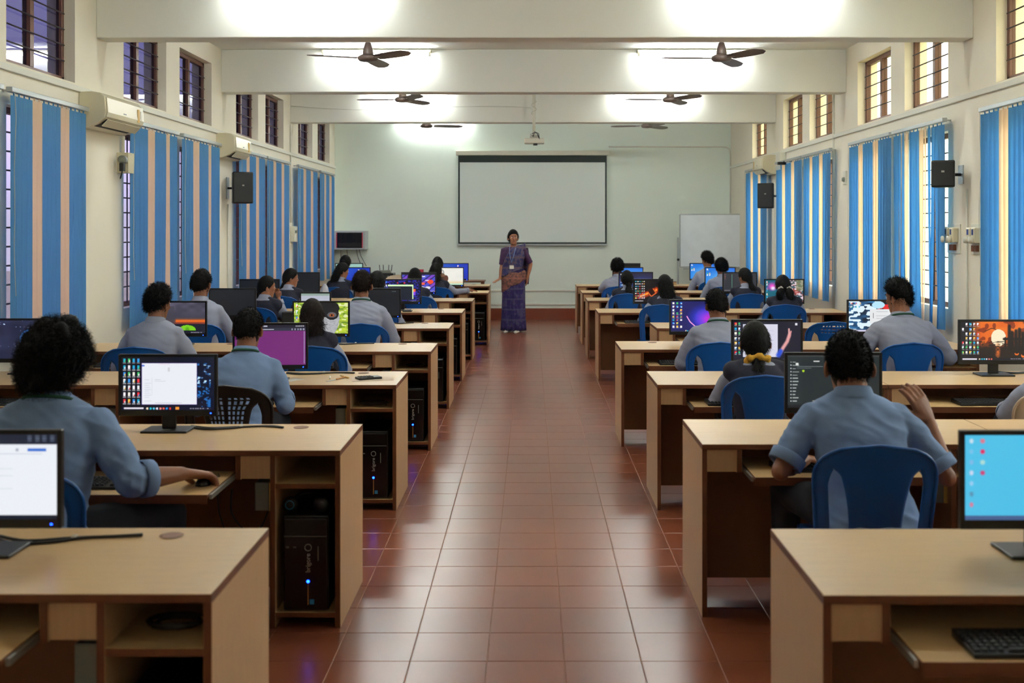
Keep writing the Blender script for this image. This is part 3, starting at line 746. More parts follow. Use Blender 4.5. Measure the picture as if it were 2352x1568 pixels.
def sc_ape(w, h):
    m = Im(w, h, (130, 160, 50)); m.mix(m.noise(16, 2), (200, 220, 60)); m.mix((m.noise(20, 5) > .65)*.8, (236, 240, 190)); m.mix((m.noise(14, 7) > .7)*.6, (70, 110, 40))
    m.ell(.50, .5, .34, .72, (150, 152, 156)); m.mix((np.hypot((m.u-.5)/.34, (m.v-.5)/.72) < 1)*m.noise(40, 4, 2)*.7, (206, 208, 212)); m.ell(.50, .18, .34, .30, (24, 24, 28)); m.ell(.70, .36, .13, .2, (28, 28, 32))
    m.ell(.70, .40, .085, .09, (90, 88, 92)); m.ell(.70, .41, .05, .05, (160, 82, 40)); m.ell(.70, .41, .02, .03, (12, 10, 10)); m.ell(.30, .40, .05, .05, (160, 82, 40))
    m.line([(.50, .3), (.52, .6), (.56, .72)], .012, (232, 232, 236)); m.line([(.40, .72), (.5, .76), (.62, .70)], .012, (60, 60, 64)); m.ell(.50, 1.02, .13, .1, (70, 70, 76), .5); m.icons(1, 3, .03, .05, .07, .2, 3); return m
def sc_black(w, h):
    m = Im(w, h, (15, 19, 26)); m.ell(.60, .30, .006, .01, (180, 190, 200)); return m
def sc_blackicons(w, h):
    m = sc_black(w, h)
    for k in range(5): m.rect(.80+k*.035, .90, .822+k*.035, .92, (140, 150, 200)); m.rect(.84+k*.03, .06, .85+k*.03, .075, (110, 120, 130))
    m.rect(.7, .94, .96, .955, (90, 100, 150)); return m
def sc_neon(w, h):
    m = Im(w, h, (10, 10, 24)); m.mix((m.noise(26, 6) > .6)*.8, (40, 50, 190)); m.mix((m.noise(30, 16) > .8)*.8, (90, 60, 220)); m.icons(2, 3, .03, .05, .06, .15, 3)
    m.rect(.14, .26, .80, .92, (22, 30, 44)); m.rect(.14, .20, .82, .28, (214, 245, 190)); m.rect(.785, .20, .82, .88, (214, 245, 190)); m.rect(.82, .42, .87, .55, (250, 100, 60)); m.rect(.82, .55, .87, .68, (130, 70, 230))
    for x in (.40, .58): m.ell(x, .13, .02, .03, (240, 50, 80))
    m.bar((12, 12, 30), False, .94, 0); return m
def sc_apps(w, h):
    m = Im(w, h, (30, 34, 110)); k = np.sin((m.u*1.2+m.v*.9)*14); m.mix((k > .3)*.8, (90, 90, 225)); m.mix((k < -.6)*.8, (150, 80, 220)); m.rect(0, 0, 1, .08, (20, 22, 34)); m.rect(.45, .14, .70, .22, (225, 228, 240))
    m.ell(.86, .46, .09, .12, (240, 76, 40)); m.rect(.58, .50, .68, .62, (240, 96, 60)); m.rect(.70, .34, .80, .42, (200, 200, 235)); m.ell(.62, .78, .07, .07, (225, 222, 236)); m.ell(.78, .78, .08, .08, (225, 222, 236)); m.rect(.6, .95, 1, .98, (170, 170, 200)); return m
def sc_blue(w, h):
    m = Im(w, h, (18, 40, 170)); m.mix(m.noise(4, 2)*.5, (30, 70, 220)); m.mix((1-m.u)*.3*(1-m.v), (60, 200, 250)); m.icons(1, 2, .6, .1, .08, .2, 3); return m
def sc_figure(w, h):
    m = Im(w, h, (238, 236, 226)); m.mix(m.noise(6, 3)*.3, (205, 205, 205)); m.mix(np.clip((m.v-.72)*3, 0, 1), (226, 180, 100)); m.ell(.28, .72, .17, .34, (62, 46, 40)); m.ell(.30, .42, .08, .12, (120, 84, 60)); m.ell(.42, .62, .08, .2, (92, 56, 44)); m.line([(.30, .36), (.35, .25), (.31, .12)], .02, (84, 92, 96)); m.rect(0, .92, 1, 1, (190, 225, 200)); return m
def sc_cyan(w, h):
    m = Im(w, h, (72, 186, 226)); m.mix((1-m.u)*.25, (100, 200, 235)); m.rect(0, .95, 1, 1, (70, 96, 140))
    for j, (a, b) in enumerate((((200, 220, 235), (215, 120, 140)), ((120, 190, 230), (220, 50, 100)), ((130, 180, 225), (170, 215, 210)), ((200, 210, 235), (200, 70, 120)), ((150, 200, 235), None), ((90, 140, 170), None), ((210, 120, 150), None))):
        y = .05+j*.125; m.ell(.045, y+.02, .016, .035, a, .4)
        if b: m.ell(.12, y+.02, .02, .035, b, .4)
    for k in range(8): m.ell(.42+k*.06, .975, .018, .018, [(220, 170, 200), (90, 200, 230), (60, 190, 200), (230, 210, 160), (235, 235, 240), (90, 200, 235), (220, 80, 70), (240, 240, 240)][k], .3)
    return m
def sc_code(w, h):
    m = Im(w, h, (36, 44, 46)); m.rect(0, 0, 1, .035, (58, 62, 62)); m.rect(0, .035, .16, .94, (40, 48, 50)); r = np.random.RandomState(5)
    for j in range(13): y = .12+j*.062; m.rect(.03, y, .04, y+.018, (200, 205, 205)); m.rect(.055, y+.002, .08+r.rand()*.05, y+.018, (165, 172, 170))
    m.rect(.09, .15, .12, .19, (220, 225, 222)); m.rect(.28, .10, .35, .125, (205, 208, 206)); m.rect(.10, .175, .60, .182, (80, 88, 88)); m.rect(.10, .21, .38, .222, (110, 118, 118)); m.rect(.10, .235, .26, .247, (100, 108, 108)); m.ell(.17, .30, .012, .022, (170, 210, 40))
    for j in range(3): m.rect(.27, .86+j*.028, .31, .875+j*.028, (200, 205, 205)); m.rect(.34, .86+j*.028, .40, .87+j*.028, (100, 106, 106))
    m.bar((24, 28, 34), False, .95, 8); m.rect(.21, .955, .25, .99, (230, 170, 200)); return m
def sc_hand(w, h):
    m = Im(w, h, (24, 26, 44)); m.icons(2, 7, .02, .03, .055, .125, 6); m.rect(.14, .08, .655, .93, (212, 212, 230))
    for j in range(14): m.rect(.18, .14+j*.05, .60, .148+j*.05, (184, 186, 206), .6)
    m.line([(.69, .83), (.74, .68), (.80, .52), (.83, .36)], .045, (226, 160, 158)); m.line([(.83, .40), (.825, .2)], .022, (238, 176, 172)); m.line([(.835, .40), (.855, .26)], .02, (224, 150, 150)); m.line([(.67, .88), (.70, .78)], .06, (40, 80, 210)); m.rect(.92, .04, .95, .10, (225, 225, 235)); m.bar((20, 22, 40), False, .95, 4); return m
def sc_castle(w, h):
    m = Im(w, h, (220, 92, 20)); m.mix(m.noise(10, 3)*.8, (242, 130, 40)); m.mix((m.noise(18, 8, .5) > .62)*.8, (120, 40, 16)); m.mix(np.clip((m.v-.52)*6, 0, 1), (40, 26, 22))
    m.ell(.56, .42, .11, .22, (250, 232, 196)); m.ell(.55, .78, .05+.0, .30, (200, 100, 40), .8); m.mix(((m.v > .5)*(m.noise(40, 5, 2) > .55))*.8, (20, 20, 20))
    for x, t in ((.72, .12), (.76, .28), (.82, .24), (.87, .20), (.92, .30), (.66, .42)):
        m.line([(x, t), (x, .7)], .02+.02*(x > .7), (18, 16, 18)); m.line([(x-.02, .45), (x+.02, .45)], .03, (18, 16, 18))
    m.line([(.36, .25), (.46, .17), (.52, .20)], .01, (40, 20, 12)); m.ell(.83, .83, .03, .045, (230, 110, 30)); m.ell(.83, .81, .022, .03, (30, 20, 14)); m.ell(.93, .88, .035, .05, (235, 110, 30)); m.ell(.93, .85, .026, .035, (30, 20, 14))
    m.mix(np.clip((.30-m.u)*6, 0, 1), (18, 16, 26)); m.icons(5, 7, .02, .04, .055, .12, 9, .15); m.bar((18, 16, 30), True, .94, 6); return m
def sc_bloom(w, h):
    m = Im(w, h, (26, 26, 96)); m.ell(.62, .56, .34, .50, (40, 60, 230), .6, .8); m.ell(.66, .58, .24, .38, (160, 60, 230), .9); m.ell(.80, .62, .20, .34, (210, 20, 180), .8)
    for s_, c in ((.018, (250, 90, 190)), (.008, (255, 220, 240))):
        m.line([(.30, .50), (.36, .68), (.45, .82), (.55, .90), (.66, .93), (.80, .88), (.92, .74)], s_, c)
    m.icons(3, 8, .03, .04, .07, .11, 8, .1); m.bar((30, 34, 80), False, .95, 2); return m
def sc_redblue(w, h):
    m = Im(w, h, (8, 10, 22)); m.mix((m.u < .5)*m.noise(10, 3), (60, 150, 220)); m.mix((m.u < .52)*(m.noise(16, 8) > .5), (220, 240, 250)); m.mix((m.u > .55)*(m.noise(14, 5) > .55), (226, 30, 30)); m.ell(.56, .12, .12, .12, (180, 225, 245)); m.icons(3, 2, .03, .03, .08, .12, 3)
    m.rect(.40, .27, .80, .74, (226, 228, 230)); m.rect(.46, .38, .475, .56, (60, 60, 70))
    for j in range(7): m.rect(.52, .34+j*.045, .74, .348+j*.045, (180, 182, 190))
    m.rect(0, .94, 1, 1, (210, 205, 230)); return m
def sc_fire(w, h):
    m = Im(w, h, (16, 14, 18)); d = np.abs(m.v-(.62-.8*(m.u-.35)*(m.u > .1)+.12*(m.u-.3)))
    m.mix(np.clip(1.2-d*7+m.noise(14, 3)*.6-.3, 0, 1)*(m.u > .12)*(m.u < .62), (230, 70, 14)); m.mix(np.clip(1-d*16+m.noise(20, 5)*.4-.2, 0, 1)*(m.u > .15)*(m.u < .6), (255, 190, 80)); m.ell(.46, .55, .12, .2, (40, 12, 10), .5); m.line([(.36, .55), (.45, .76), (.58, .6), (.50, .4)], .02, (240, 110, 50)); m.icons(5, 8, .03, .04, .055, .11, 5); m.bar((20, 18, 24), True, .95, 0); return m
def sc_pink(w, h):
    m = Im(w, h, (20, 110, 120)); m.mix(m.noise(8, 3)*.6, (40, 60, 110)); m.ell(.18, .3, .16, .25, (240, 80, 200), .8); m.ell(.2, .38, .08, .12, (240, 240, 255), .8); m.mix((m.u > .6)*m.noise(12, 8), (190, 60, 40)); m.mix((m.u > .62)*(m.noise(20, 4) > .6), (225, 200, 210)); m.mix((m.u > .82)*(m.v < .5)*.7, (120, 130, 90)); m.icons(1, 6, .03, .05, .06, .14, 3); return m
def sc_mount(w, h):
    m = Im(w, h, (30, 40, 90)); m.mix(m.noise(8, 2)*.6*(m.v > .2), (70, 100, 180)); m.mix(np.clip((.35-m.v)*3, 0, 1), (30, 26, 56)); m.icons(2, 6, .03, .05, .06, .14, 7); return m
def sc_dark(w, h):
    m = Im(w, h, (48, 50, 56)); m.rect(.25, .05, .27, .9, (90, 140, 120))
    for j in range(4): m.rect(.03, .06+j*.08, .06, .09+j*.08, (150, 100, 90))
    for k in range(5): m.rect(.04+k*.05, .92, .06+k*.05, .94, (150, 150, 160))
    return m
def sc_winblue(w, h):
    m = Im(w, h, (30, 120, 220)); m.mix(np.clip(1.1-np.hypot(m.u-.75, m.v-.8)*1.3, 0, 1), (150, 215, 245)); m.mix(m.u*.3*(1-m.v), (20, 50, 200)); m.icons(2, 4, .05, .05, .08, .12, 3, .3); return m
def sc_pale(w, h):
    m = Im(w, h, (178, 182, 196)); m.rect(0, 0, 1, .1, (140, 160, 150)); return m
def sc_green(w, h):
    m = Im(w, h, (150, 190, 180)); m.rect(.1, .25, .9, .5, (210, 230, 225)); return m

smat = bpy.data.materials.new('screen_pixels'); smat.use_nodes = True
_n, _l = smat.node_tree.nodes, smat.node_tree.links
_a = _n.new('ShaderNodeAttribute'); _a.attribute_name = 'pix'; _b = _n['Principled BSDF']; _b.inputs['Base Color'].default_value = (.01, .01, .012, 1); _b.inputs['Roughness'].default_value = .35
_l.new(_a.outputs['Color'], _b.inputs['Emission Color']); _b.inputs['Emission Strength'].default_value = .50
def screen_mesh(fn, w, h, cells):
    nx = cells; ny = max(6, int(cells*h/w)); im = fn(nx, ny)
    xs = np.linspace(-w/2, w/2, nx+1); zs = np.linspace(h/2, -h/2, ny+1)
    V = np.zeros(((nx+1)*(ny+1), 3)); V[:, 0] = np.tile(xs, ny+1); V[:, 2] = np.repeat(zs, nx+1)
    j, i = np.mgrid[0:ny, 0:nx]; a = (j*(nx+1)+i).ravel()
    Fc = np.stack([a, a+nx+1, a+nx+2, a+1], 1)
    me = bpy.data.meshes.new('screen'); me.vertices.add(len(V)); me.vertices.foreach_set('co', V.ravel())
    me.loops.add(Fc.size); me.loops.foreach_set('vertex_index', Fc.ravel().astype(np.int32)); me.polygons.add(len(Fc))
    me.polygons.foreach_set('loop_start', np.arange(0, Fc.size, 4, dtype=np.int32)); me.polygons.foreach_set('loop_total', np.full(len(Fc), 4, dtype=np.int32))
    me.update(calc_edges=True)
    c = np.clip(im.a/255., 0, 1); c = np.where(c <= .04045, c/12.92, ((c+.055)/1.055)**2.4).reshape(-1, 3)
    c4 = np.ones((len(c), 4), dtype=np.float32); c4[:, :3] = c
    at = me.attributes.new('pix', 'FLOAT_COLOR', 'CORNER'); at.data.foreach_set('color', np.repeat(c4, 4, 0).ravel())
    me.materials.append(smat); return me
def monitor(x, y, fn, label, rz=0, cells=120, w=.452, h=.282, zc=None, led=True, back=False, base_y=.0):
    t = thing('monitor', label, 'monitor', (x, y, .7462), math.radians(rz), 'desktop monitors')
    z0 = .070; zc = z0+h/2
    body = MB(); body.box(-w/2, w/2, 0, .020, z0, z0+h); bo = body.build('case', M['blk'], t, bevel=.003)
    MB().box(-w/2+.03, w/2-.03, .020, .042, z0+.03, z0+h-.05).build('case_back', M['blk'], t, bevel=.008)
    bz = .013; bb = .026
    fr = MB(); yf = -.004
    fr.box(-w/2, -w/2+bz, yf, 0, z0, z0+h).box(w/2-bz, w/2, yf, 0, z0, z0+h).box(-w/2+bz, w/2-bz, yf, 0, z0+h-bz, z0+h).box(-w/2+bz, w/2-bz, yf, 0, z0, z0+bb)
    fr.build('bezel', M['blk'], t, bevel=.001)
    me = screen_mesh(fn, w-2*bz, h-bz-bb, cells); s = linkmesh('screen', me, t, (0, -.0006, z0+bb+(h-bz-bb)/2))
    if led: MB().ell((w/2-.028, -.0048, z0+.012), (.0035, .0015, .0022), 8, 5).build('power_light', M['led'], t)
    MB().box(-.032, .032, .014, .030, .008, z0+.08).build('neck', M['blk'], t, bevel=.003)
    b = MB().box(-.105, .105, -.065, .085, 0, .010); b.build('base', M['blk'], t, bevel=.003)
    MB().box(-.03, .02, -.035, -.015, .0102, .0108).build('sticker', M['grey'], t)
    return t
LEFT = [
 (0, PX(-27, 3.2), 3.17, sc_doc, 'monitor with a blank white page, cut off by the frame corner', 0, 150),
 (1, PX(392, 5.1), 5.06, sc_bluewin, 'monitor with white window and icon columns on black', 0, 180),
 (2, PX(73, 7.1), 7.05, sc_planet, 'monitor showing a planet rim in space behind curly hair', 0, 110),
 (2, PX(628, 6.8), 6.72, sc_purple, 'monitor with plain purple screen', 4, 120),
 (3, PX(412, 8.75), 8.72, sc_tent, 'monitor showing a green tent at sunset', 0, 110),
 (3, PX(739, 8.75), 8.72, sc_ape, 'monitor showing a grey ape face on yellow-green leaves', 0, 120),
 (4, PX(537, 10.6), 10.55, sc_black, 'switched-off black monitor beside the boy with short hair', 0, 30),
 (4, PX(868, 10.6), 10.55, sc_blackicons, 'black screen monitor with tiny corner icons, right of broad-backed boy', 0, 60),
 (5, PX(600, 12.5), 12.42, sc_black, 'switched-off black monitor behind the girl resting her chin', 0, 30),
 (5, PX(924, 12.5), 12.42, sc_neon, 'monitor with pale green L-shaped band on dark picture', 0, 70),
 (6, PX(697, 14.4), 14.32, sc_black, 'switched-off black monitor beside the girl with glasses', 0, 30),
 (6, PX(963, 14.4), 14.32, sc_apps, 'monitor with blue and purple stripes and red heart icon', 0, 60),
 (7, PX(818, 16.2), 16.1, sc_blue, 'monitor with plain blue screen beside long-haired girl', 0, 40),
 (7, PX(1031, 16.2), 16.1, sc_figure, 'monitor with dark warrior figure on pale sky', 0, 60),
 (8, PX(803, 18), 17.95, sc_green, 'monitor with pale green page below the wall cabinet', 0, 40),
 (8, PX(1045, 18), 17.95, sc_blue, 'monitor with blue desktop nearest the teacher, behind another', 0, 40)]
RIGHT = [
 (0, PX(2372, 3.2), 3.16, sc_cyan, 'monitor with bright cyan desktop, cut by frame edge', 0, 170),
 (1, PX(1909, 5.17), 5.13, sc_code, 'monitor with dark grey menu list behind a boy\'s head', 0, 170),
 (2, PX(1758, 7.03), 6.98, sc_hand, 'monitor showing raised hand beside white page', 0, 120),
 (2, PX(2278, 7.0), 6.96, sc_castle, 'monitor showing orange moonlit castle picture', 0, 150),
 (3, PX(1599, 8.95), 8.88, sc_bloom, 'monitor with glowing purple sphere', 0, 110),
 (3, PX(2004, 8.95), 8.88, sc_redblue, 'monitor with blue and red picture and white note window', 0, 100),
 (5, PX(1499, 12.5), 12.45, sc_fire, 'monitor showing flaming fireball on black', 0, 80),
 (5, PX(1799, 12.5), 12.45, sc_pink, 'monitor with pink, teal and orange picture', 0, 70),
 (6, PX(1459, 14.5), 14.42, sc_mount, 'monitor with dark blue mountain picture', 0, 60),
 (6, PX(1698, 14.4), 14.36, sc_dark, 'monitor with grey screen and thin green line', 0, 60),
 (7, PX(1441, 16.2), 16.12, sc_winblue, 'monitor with blue desktop behind the fluffy-haired boy', 0, 50),
 (7, PX(1652, 16.2), 16.12, sc_winblue, 'monitor with light blue glow right in front of seated pair', 0, 50),
 (8, PX(1615, 18), 17.97, sc_winblue, 'furthest monitor with light blue glow below the whiteboard', 0, 50)]
for (r, x, y, fn, lb, rz, c) in LEFT+RIGHT: monitor(x, y, fn, lb, rz, c, h=.282)
o = monitor(PX(1438, 18), 17.93, sc_black, 'grey monitor seen from behind, furthest right row at the aisle', 180, 20, led=False)
MB().box(-.02, .02, .042, .044, .22, .25).build('badge', M['silver'], o)
monitor(PX(709, 10.3), 10.62, sc_pale, 'small monitor with pale grey screen above the ape picture', 0, 40, w=.30, h=.24, led=False)
t = thing('black_box', 'plain black box beside the small pale monitor', 'box', (PX(658, 10.4), 10.45, .7462))  # simple box standing in for a half-hidden dark monitor
MB().box(-.057, .057, 0, .14, 0, .13).build('body', M['blk'], t, bevel=.006)
MB().box(-.045, .045, -.004, 0, .012, .118).build('front', M['blkm'], t)

# ------------------------------------------------------------------ computer towers in the aisle-side shelves
brig = text_mesh('brigore', .027, M['silver'], 'lettering')
def tower(x, y, label, hl=.40):
    t = thing('computer_tower', label, 'computer', (x, y, .0655), 0, 'computer towers in the desk shelves')
    MB().box(-.095, .095, 0, .41, 0, hl).build('case', M['blk'], t, bevel=.006)
    MB().box(-.093, .093, -.016, 0, .004, hl-.006).build('front_cover', M['blkg'], t, bevel=.008)
    MB().box(-.09, .09, -.0175, -.016, hl-.085, hl-.082).build('groove', M['grey'], t)
    MB().tube([(.012+.014*math.cos(a), -.0175, .27+.014*math.sin(a)) for a in [2*math.pi*k/20 for k in range(21)]], .0014, 6).build('power_button', M['silver'], t)
    lt = linkmesh('lettering', brig, t, (.012, -.0172, .205)); lt.rotation_euler = Euler((math.pi/2, -math.pi/2, 0)); 
    MB().ell((.012, -.0185, .128), (.0065, .002, .0065), 10, 6).build('power_light', M['led'], t)
    MB().box(.010, .014, -.0178, -.0165, .03, .118).build('strip', M['gold'], t)
    MB().box(.019, .037, -.0178, -.0165, .032, .052).build('sticker', M['stick'], t)
    MB().box(.052, .056, -.0178, -.0165, .215, .275).build('strip', M['grey'], t)
    for dx in (-.045, -.075): MB().box(dx-.006, dx+.006, -.0178, -.0165, .268, .274).build('usb_port', M['grey'], t)
    return t
for i in range(9):
    tower(LX[i]-.022-.125-.002, LY[i]+.03, 'black computer tower with blue light, %s, left of the aisle' % rowname(i))
# headset on the second tower, cable coil on the shelf
zt = .0655+.40
x = LX[1]-.147
t = thing('headset', 'black headset lying on top of the computer tower', 'headset', (x+.005, LY[1]+.09, zt))
MB().tube([(-.02+.07*math.cos(a), .03+.06*math.sin(a), .03+.03*math.sin(a)) for a in [math.pi*k/10 for k in range(11)]], .008, 8).build('headband', M['blk'], t, smooth=True)
for sx in (-.085, .045): MB().lathe([(.005, -.018), (.03, -.018), (.034, 0), (.028, .014), (.005, .016)], (sx, 0, .034), axis='y', n=18).build('ear_cup', M['blk'], t, smooth=True)
MB().tube([(-.085+.018*math.cos(a), -.0195, .034+.018*math.sin(a)) for a in [2*math.pi*k/20 for k in range(21)]], .0014, 6).build('logo_ring', M['stick'], t)
def coil(x, y, z, n, r, label, m='cable'):
    rr = random.Random(n); pts = []
    for k in range(n*10):
        a = k*2*math.pi/10; pts.append((x+r*(1+.15*math.sin(k*.37))*math.cos(a), y+r*.7*math.sin(a), z+.004+.012*abs(math.sin(k*.21))+.0015*k/10))
    return tag(MB().tube(pts, .0045, 6).build('cable_coil', M[m], smooth=True), label, 'cable')
coil(LX[2]-.15, LY[2]+.12, .606, 6, .075, 'coiled dark cable on the upper shelf of the third left desk')
coil(LX[0]-.14, LY[0]+.16, .606, 4, .07, 'loose dark cable on the upper shelf of the nearest left desk')
coil(LX[3]-.14, LY[3]+.2, .606, 3, .06, 'coiled dark cable on the upper shelf of the fourth left desk')
# ------------------------------------------------------------------ keyboards and mice
def kb_proto(single):
    t = thing('keyboard', 'x', 'keyboard')
    W_, D_ = .44, .15
    MB().add([(-W_/2, 0, 0), (W_/2, 0, 0), (W_/2, D_, 0), (-W_/2, D_, 0), (-W_/2, 0, .012), (W_/2, 0, .012), (W_/2, D_, .022), (-W_/2, D_, .022)], [(0, 3, 2, 1), (4, 5, 6, 7), (0, 1, 5, 4), (2, 3, 7, 6), (1, 2, 6, 5), (3, 0, 4, 7)]).build('case', M['blk'], t, bevel=.003)
    km = MB().rings([[(-.0075, -.0075, 0), (.0075, -.0075, 0), (.0075, .0075, 0), (-.0075, .0075, 0)], [(-.0058, -.0055, .006), (.0058, -.0055, .006), (.0058, .006, .0065), (-.0058, .006, .0065)]]).mesh('key', M['blkm'])
    allk = MB()
    for r in range(6):
        for c in range(22):
            if c in (15, 18) or (r == 5 and c in (13, 14)) : continue
            if r == 0 and 3 < c < 9:
                if c != 6: continue
            x, y = -.208+c*.0195, .018+r*.0205; z = .0125+y*.066
            if single:
                k = linkmesh('key', km, t, (x, y, z))
                if r == 0 and c == 6: k.scale.x = 6
            else: allk.add([(v.co.x*(6 if (r == 0 and c == 6) else 1)+x, v.co.y+y, v.co.z+z) for v in km.vertices], [tuple(p.vertices) for p in km.polygons])
    if not single:
        o = allk.build('keys', M['blkm'], t); o['kind'] = 'stuff'
    MB().tube([(.05, D_, .012), (.06, D_+.03, .01), (.10, D_+.07, .006), (.06, D_+.12, .006)], .002, 5).build('cord', M['cable'], t)
    return t
def mouse_proto():
    t = thing('computer_mouse', 'x', 'mouse'); mb = MB(); rs = []
    for f in range(9):
        u = f/8; y = -.05+.1*u; w = .031*math.sqrt(max(.02, 1-(2*u-1)**4))*(1-.1*u); hh = .034*math.sin(math.pi*(.12+.78*u))**.8
        rs.append([(w*math.cos(a), y, max(0, hh*math.sin(a))) for a in [math.pi*k/8 for k in range(9)]]+[(-w*.6, y, 0), (w*.6, y, 0)])
    mb.rings([r[::-1] for r in rs]).build('body', M['blk'], t, smooth=True)
    MB().lathe([(.002, -.003), (.006, -.003), (.006, .003), (.002, .003)], (0, .028, .027), axis='x', n=12).build('scroll_wheel', M['grey'], t)
    MB().tube([(0, .05, .01), (.01, .08, .006), (.03, .12, .004), (.01, .17, .004)], .002, 5).build('cord', M['cable'], t)
    return t
k1, k2, m1 = kb_proto(True), kb_proto(False), mouse_proto()
def put(p, loc, rz, label, group):
    if p not in used: used.add(p); p.location = loc; p.rotation_euler = (0, 0, math.radians(rz)); p['label'] = label; p['group'] = group; return p
    return dup(p, loc, math.radians(rz), label, group)
TZ = .6405
put(k1, (RX[0]+.195+.35, RY[0]-.145, TZ), 0, 'black keyboard on the pulled-out tray of the nearest right desk', 'keyboards on trays')
for i in range(6):
    for s, X, Y in (('left', LX, LY), ('right', RX, RY)):
        for k in (0, 1):
            if (i, s, k) == (0, 'right', 0) or (i, s, k) == (0, 'right', 1) or (i == 4 and s == 'right' and k == 1): continue
            x0 = (X[i]-DW*(k+1)) if s == 'left' else X[i]+DW*k
            pull = -.33 if (s, i, k) == ('left', 1, 0) else -.16
            dx = .47 if s == 'left' else .50
            if (s, i, k) == ('left', 1, 0): dx = .40
            if (s, i, k) == ('left', 2, 0): dx = .36
            if (s, i, k) == ('right', 2, 1): dx = .60
            if (s, i, k) == ('right', 1, 0): dx = .52
            lab = '%s, %s block, %s' % (rowname(i), s, 'aisle desk' if k == 0 else 'window-side desk')
            put(k2, (x0+dx, Y[i]+pull+.03+.05*(i == 1), TZ), R.uniform(-2, 2), 'black keyboard on tray, '+lab, 'keyboards on trays')
            if (s, i, k) == ('left', 1, 0): continue
            mx_ = x0+dx+.27 if dx < .6 else x0+dx+.26
            put(m1, (min(mx_, x0+.86), Y[i]+pull+.10, TZ), R.uniform(-15, 15), 'black mouse on tray, '+lab, 'mice on trays')
put(m1, (PX(468, 4.45)-.005, 4.47, TZ), 0, 'black mouse under the hand of the curly-haired boy', 'mice on trays')
# ------------------------------------------------------------------ cables on desktops
def dcable(pts, label, r=.005, z=.7465):
    q = []
    for (px, yy) in pts: q.append(Vector((px, yy, z+r)))
    out = []
    for i in range(len(q)-1):
        p0, p1, p2, p3 = q[max(0, i-1)], q[i], q[i+1], q[min(len(q)-1, i+2)]
        for t_ in range(5):
            u = t_/5; out.append(.5*((2*p1)+(p2-p0)*u+(2*p0-5*p1+4*p2-p3)*u*u+(3*p1-p0-3*p2+p3)*u**3))
    out.append(q[-1]); return out
def cable_thing(lists, label):
    t = thing('monitor_cable', label, 'cable')
    for l in lists: MB().tube(dcable(l, ''), .0048, 6).build('wire', M['cable'], t, smooth=True)
    a = lists[0][len(lists[0])//2]
    MB().lathe([(.007, -.006), (.010, -.006), (.010, .006), (.007, .006)], (a[0], a[1], .753), axis='x', n=10).build('cable_tie', M['whitec'], t)
    return t
def cab(x0, x1, y, ye, label):
    w = x1-x0
    cable_thing([[(x0, y+.02), (x0+w*.25, y-.03), (x0+w*.55, y+.0), (x0+w*.8, y+.015), (x1, ye)],
                 [(x0, y), (x0+w*.2, y-.06), (x0+w*.45, y-.04), (x0+w*.6, y+.0), (x0+w*.85, y+.02), (x1, ye+.006)]], label)
cab(PX(-20, 3.27), PX(318, 3.3), 3.30, 3.33, 'two black cables to the grommet on the nearest left desk')
cab(PX(430, 5.1), PX(648, 5.1), 5.14, 5.12, 'two black cables to the grommet on the second left desk')
cab(PX(655, 7.0), PX(812, 7.0), 7.04, 7.04, 'two black cables to the grommet on the third left desk')
cab(PX(765, 8.8), PX(858, 8.8), 8.82, 8.84, 'two black cables to the grommet on the fourth left desk')
cab(PX(905, 10.65), PX(948, 10.65), 10.72, 10.74, 'black cable behind the black screen on the fifth left desk')
cab(PX(2300, 7.05), PX(2420, 7.0), 7.08, 7.02, 'black cables beside the orange castle monitor')
for (x, y, lb) in ((PX(1500, 8.9), 8.95, 'fourth'),):
    tag(MB().lathe([(.004, 0), (.035, 0), (.036, .002), (.004, .004)], (x, y, .7465), n=18).build('desk_grommet', M['inner']), 'brown cable grommet on the %s right desk top' % lb, 'grommet')
# ------------------------------------------------------------------ papers, calculator, pens on the third left desk
zt = .7464
def paper(cx, cy, w, d, rz, label, z=zt):
    o = MB().box(-w/2, w/2, -d/2, d/2, 0, .0012).build('paper_sheet', M['paper'] if 'plain' not in label else M['whitec']); o.location = (cx, cy, z); o.rotation_euler = (0, 0, math.radians(rz)); return tag(o, label, 'paper')
paper(PX(855, 6.8), 6.80, .25, .19, 12, 'sheet of paper under the calculator')
paper(PX(664, 6.75), 6.72, .09, .2, -35, 'small plain sheet of paper beside the boy in the black chair')
t = thing('calculator', 'black calculator lying on a sheet of paper', 'calculator', (PX(847, 6.8), 6.79, zt+.0014), math.radians(-62))
MB().box(-.04, .04, -.075, .075, 0, .014).build('body', M['blk'], t, bevel=.004)
MB().box(-.03, .03, .04, .062, .014, .0148).build('display', M['grey'], t)
for i in range(4):
    for j in range(5): MB().box(-.03+i*.0165, -.018+i*.0165, -.062+j*.018, -.050+j*.018, .014, .017).build('key', M['blkm'], t)
o = MB().box(-.01, .01, -.075, .075, 0, .002).build('ruler', M['alu']); o.location = (PX(768, 6.72), 6.75, zt); o.rotation_euler = (0, 0, math.radians(-30)); tag(o, 'short grey metal ruler on the third left desk', 'ruler')
for k, (px, y, a, m_) in enumerate(((784, 6.80, -20, 'gold'), (791, 6.86, 35, 'yel'), (758, 6.83, 10, 'white'))):
    t = thing('pen', ['copper-coloured pen beside the ruler', 'yellow pen crossing near the copper one', 'white pen left of the ruler'][k], 'pen', (PX(px, y), y, zt+.0055), math.radians(a), 'pens on the third left desk')
    MB().lathe([(.004, -.06), (.005, -.055), (.005, .04), (.0045, .05)], axis='y', n=10).build('barrel', M[m_], t, smooth=True)
    MB().lathe([(.0045, .05), (.001, .068)], axis='y', n=10).build('tip', M['silver'], t)
